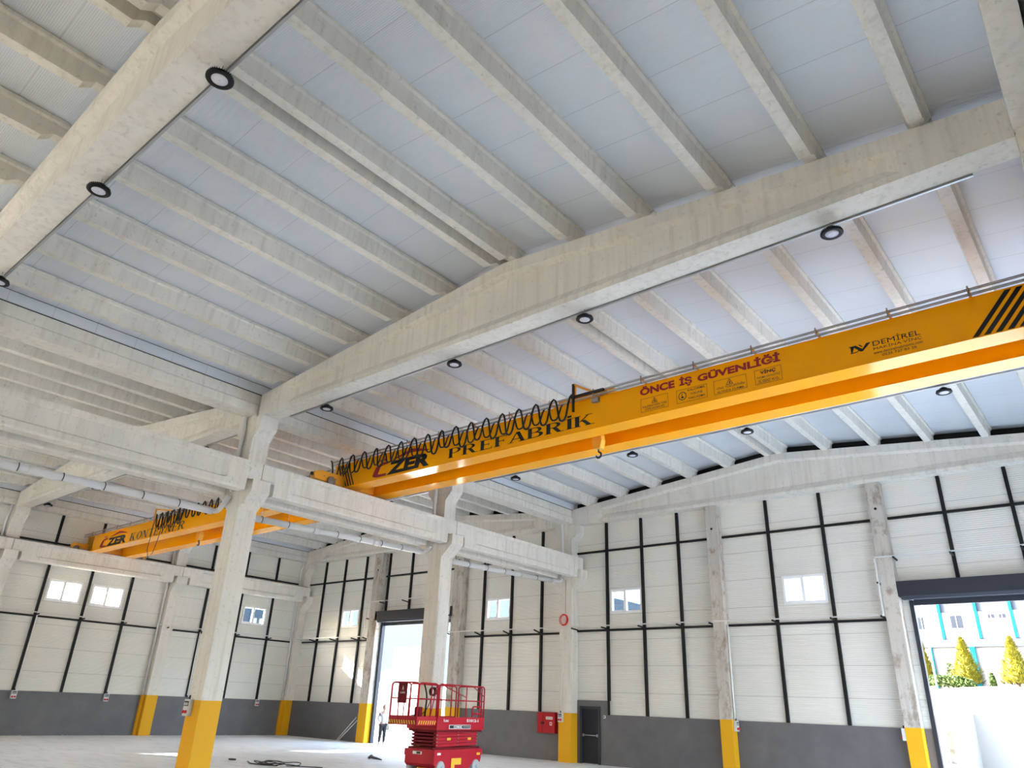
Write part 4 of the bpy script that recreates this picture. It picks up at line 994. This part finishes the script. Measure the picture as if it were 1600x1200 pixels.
# ------------------------------------------------------------------ outside: facade, trees, walls
def facade_right():
    Y = 45.0; t_ = thing('factory_building', (14, Y, 0), 'white factory with teal pilasters seen through the wide door', 'building'); o_ = Vector(t_.location)
    def bd(b, n): b.v = [tuple(Vector(v)-o_) for v in b.v]; return b.build(n, t_)
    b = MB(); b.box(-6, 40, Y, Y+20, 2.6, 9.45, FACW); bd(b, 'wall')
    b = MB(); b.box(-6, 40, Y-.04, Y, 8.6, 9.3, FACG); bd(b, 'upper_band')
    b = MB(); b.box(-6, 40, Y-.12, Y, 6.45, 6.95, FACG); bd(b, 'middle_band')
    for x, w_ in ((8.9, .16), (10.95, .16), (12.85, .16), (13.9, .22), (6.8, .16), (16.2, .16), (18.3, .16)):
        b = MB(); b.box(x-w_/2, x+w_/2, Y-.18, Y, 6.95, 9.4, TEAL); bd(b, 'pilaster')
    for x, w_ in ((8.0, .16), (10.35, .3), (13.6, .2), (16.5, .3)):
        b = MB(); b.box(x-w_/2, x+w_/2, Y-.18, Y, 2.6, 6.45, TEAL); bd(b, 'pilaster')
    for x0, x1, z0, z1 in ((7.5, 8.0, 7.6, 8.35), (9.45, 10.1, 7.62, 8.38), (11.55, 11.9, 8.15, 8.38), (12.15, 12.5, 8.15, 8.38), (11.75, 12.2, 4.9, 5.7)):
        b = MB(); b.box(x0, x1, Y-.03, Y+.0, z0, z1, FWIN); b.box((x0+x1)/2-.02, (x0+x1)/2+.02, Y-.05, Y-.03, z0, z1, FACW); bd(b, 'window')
facade_right()
def conifer(x, y, z0, h, w, label, mat=LEAFY):
    t_ = thing('conifer', (x, y, z0), label, 'tree', 'golden conifers outside the wide door'); rnd = random.Random(int(x*100))
    b = MB(); b.tube([(0, 0, 0), (0, 0, h*.8)], [.07, .02], BARK, 6); b.build('trunk', t_)
    b = MB()
    b.lathe([(w*.30, .12*h), (w*.36, .2*h), (w*.30, .42*h), (w*.17, .7*h), (0, .93*h)], (0, 0, 0), mat, 14)
    for k in range(3600):
        s = rnd.random()**1.25; zz = .08*h+s*h*.94; rad = w/2*(min(1, (1-s)*1.25+.03))*(.55+.5*rnd.random()); a = rnd.uniform(0, 6.283)
        p = Vector((rad*math.cos(a), rad*math.sin(a), zz)); q = rnd.uniform(.09, .2); d = Vector((math.cos(a), math.sin(a), rnd.uniform(.2, 1.2))).normalized()*q
        sd = d.cross(Vector((0, 0, 1))).normalized()*q*.5
        b.add([p-d*.5-sd*.5, p-d*.5+sd*.5, p+sd*.3+d*.3, p+d, p-sd*.3+d*.3], [(0, 1, 2, 3, 4)], mat)
    b.build('foliage', t_)
conifer(7.9, 42.6, 4.0, 2.75, 1.3, 'golden conifer beside the white pole, leftmost')
conifer(10.2, 42.5, 4.0, 2.75, 1.75, 'golden conifer in the middle of the wide door view')
conifer(12.7, 42.5, 4.05, 2.7, 1.85, 'golden conifer at the right edge of the photo')
def bush(x, y, z0, h, w, label, n=2600):
    rnd = random.Random(int(x*77)); b = MB()
    for k in range(n):
        a = rnd.uniform(0, 6.283); e = math.asin(rnd.random()); r_ = .8+.2*rnd.random()
        p = Vector((x+w/2*r_*math.cos(a)*math.cos(e), y+.5*r_*math.sin(a)*math.cos(e), z0+h*r_*math.sin(e))); q = .15
        d = Vector((rnd.uniform(-1, 1), rnd.uniform(-1, 1), rnd.uniform(-.2, 1))).normalized()*q; sd = d.cross(Vector((.3, .1, 1))).normalized()*q*.5
        b.add([p-sd, p+sd, p+d], [(0, 1, 2)], LEAFG)
    tag(b.build('shrub'), label, 'shrub', 'low green shrubs under the conifers')
bush(9.3, 40.6, 3.96, .6, 3.2, 'green hedge running under the middle conifer'); bush(9.02, 44.3, 3.97, 1.6, .6, 'narrow green shrub behind the white pole', 400); bush(11.45, 42.3, 4.0, .8, .30, 'green shrub between the two right conifers', 400)
b = MB(); b.prism([(-6, 0), (34, 0), (34, 3.95), (11.3, 3.95), (8.6, 3.75), (-6, 3.75)], 1, 39.5, 46, STONE); tag(b.build('retaining_wall'), 'pale rubble retaining wall under the conifers', 'wall')
t_ = thing('white_fence', (8.6, 39.2, 2.2), 'white picket fence on the wall behind the pole', 'fence')
b = MB(); b.box(-2.2, 1.6, -.03, .03, .75, .8, WHT); b.box(-2.2, 1.6, -.03, .03, .05, .1, WHT); b.build('rail', t_)
for k in range(18): b = MB(); b.box(-2.15+.21*k, -2.08+.21*k, -.02, .02, 0, .9, WHT); b.build('picket', t_)
b = MB(); b.box(-6, 9, 38.9, 39.45, -.02, 2.2, FACW); tag(b.build('low_wall'), 'low white wall carrying the picket fence', 'wall')
b = MB(); b.tube([(10.92, 30, -.02), (10.92, 30, 8.5)], [.035, .028], WHT, 10); tag(b.build('light_pole'), 'slim white pole outside the wide door', 'pole')
b = MB(); b.box(11.6, 12.3, 27.8, 30, -.02, 2.5, FACW); b.prism([(12.3, -.02), (20, -.02), (20, 1.1), (12.3, 2.4)], 1, 29.2, 30, FACW); tag(b.build('ramp_wall'), 'white ramp wall beside the road outside the wide door', 'wall')
# beyond the left door
def bd_at(b, t_, n): o_ = Vector(t_.location); b.v = [tuple(Vector(v)-o_) for v in b.v]; return b.build(n, t_)
t_ = thing('warehouse', (-36, 40, 0), 'pale blue warehouse with big shutter seen through the left doorway', 'building')
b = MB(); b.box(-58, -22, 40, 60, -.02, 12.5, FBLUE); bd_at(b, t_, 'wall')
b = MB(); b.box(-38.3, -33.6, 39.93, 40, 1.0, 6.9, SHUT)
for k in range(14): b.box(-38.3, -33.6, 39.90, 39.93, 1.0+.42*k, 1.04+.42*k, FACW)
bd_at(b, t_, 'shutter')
b = MB(); b.box(-60, -18, 30, 30.4, -.02, 3.3, FACW); tag(b.build('yard_wall'), 'white yard wall behind the standing person', 'wall')
t_ = thing('gate_pillar', (-27.0, 29.6, 0), 'white gate pillar with lamp seen through the left doorway', 'pillar')
b = MB(); b.box(-.3, .3, -.3, .3, 0, 4.0, FACW); b.build('shaft', t_); b = MB(); b.lathe([(0, 0), (.16, 0), (.2, .15), (.16, .3), (0, .34)], (0, 0, 4.0), WHT, 14); b.build('lamp_globe', t_)
t_ = thing('office_block', (-62, 55, 0), 'office block with red stripe seen through the end wall window', 'building')
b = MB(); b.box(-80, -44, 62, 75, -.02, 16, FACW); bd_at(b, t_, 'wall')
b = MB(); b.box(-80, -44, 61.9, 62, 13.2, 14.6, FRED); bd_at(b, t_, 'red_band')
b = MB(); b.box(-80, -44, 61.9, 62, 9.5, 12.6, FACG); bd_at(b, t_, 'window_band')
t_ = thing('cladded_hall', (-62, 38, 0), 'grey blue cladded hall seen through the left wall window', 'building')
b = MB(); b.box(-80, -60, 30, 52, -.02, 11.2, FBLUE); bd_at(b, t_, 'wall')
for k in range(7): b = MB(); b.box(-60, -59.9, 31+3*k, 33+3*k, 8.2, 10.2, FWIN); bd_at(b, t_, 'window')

# portals help the sky light find the openings
portal('portal_door_right', (15.85, YE+.3, 3.0), (R(-90), 0, 0), 5.0, 6.0)
portal('portal_door_left', (-9.7, YE+.3, 3.0), (R(-90), 0, 0), 5.3, 6.0)
for x in (-10.25, 5.3): portal('portal_back', (x, YB-.3, 2.), (R(90), 0, 0), 5.5, 4)
portal('portal_side', (XR+.4, 9.5, 3.9), (R(90), 0, R(90)), 12.6, 7.8)
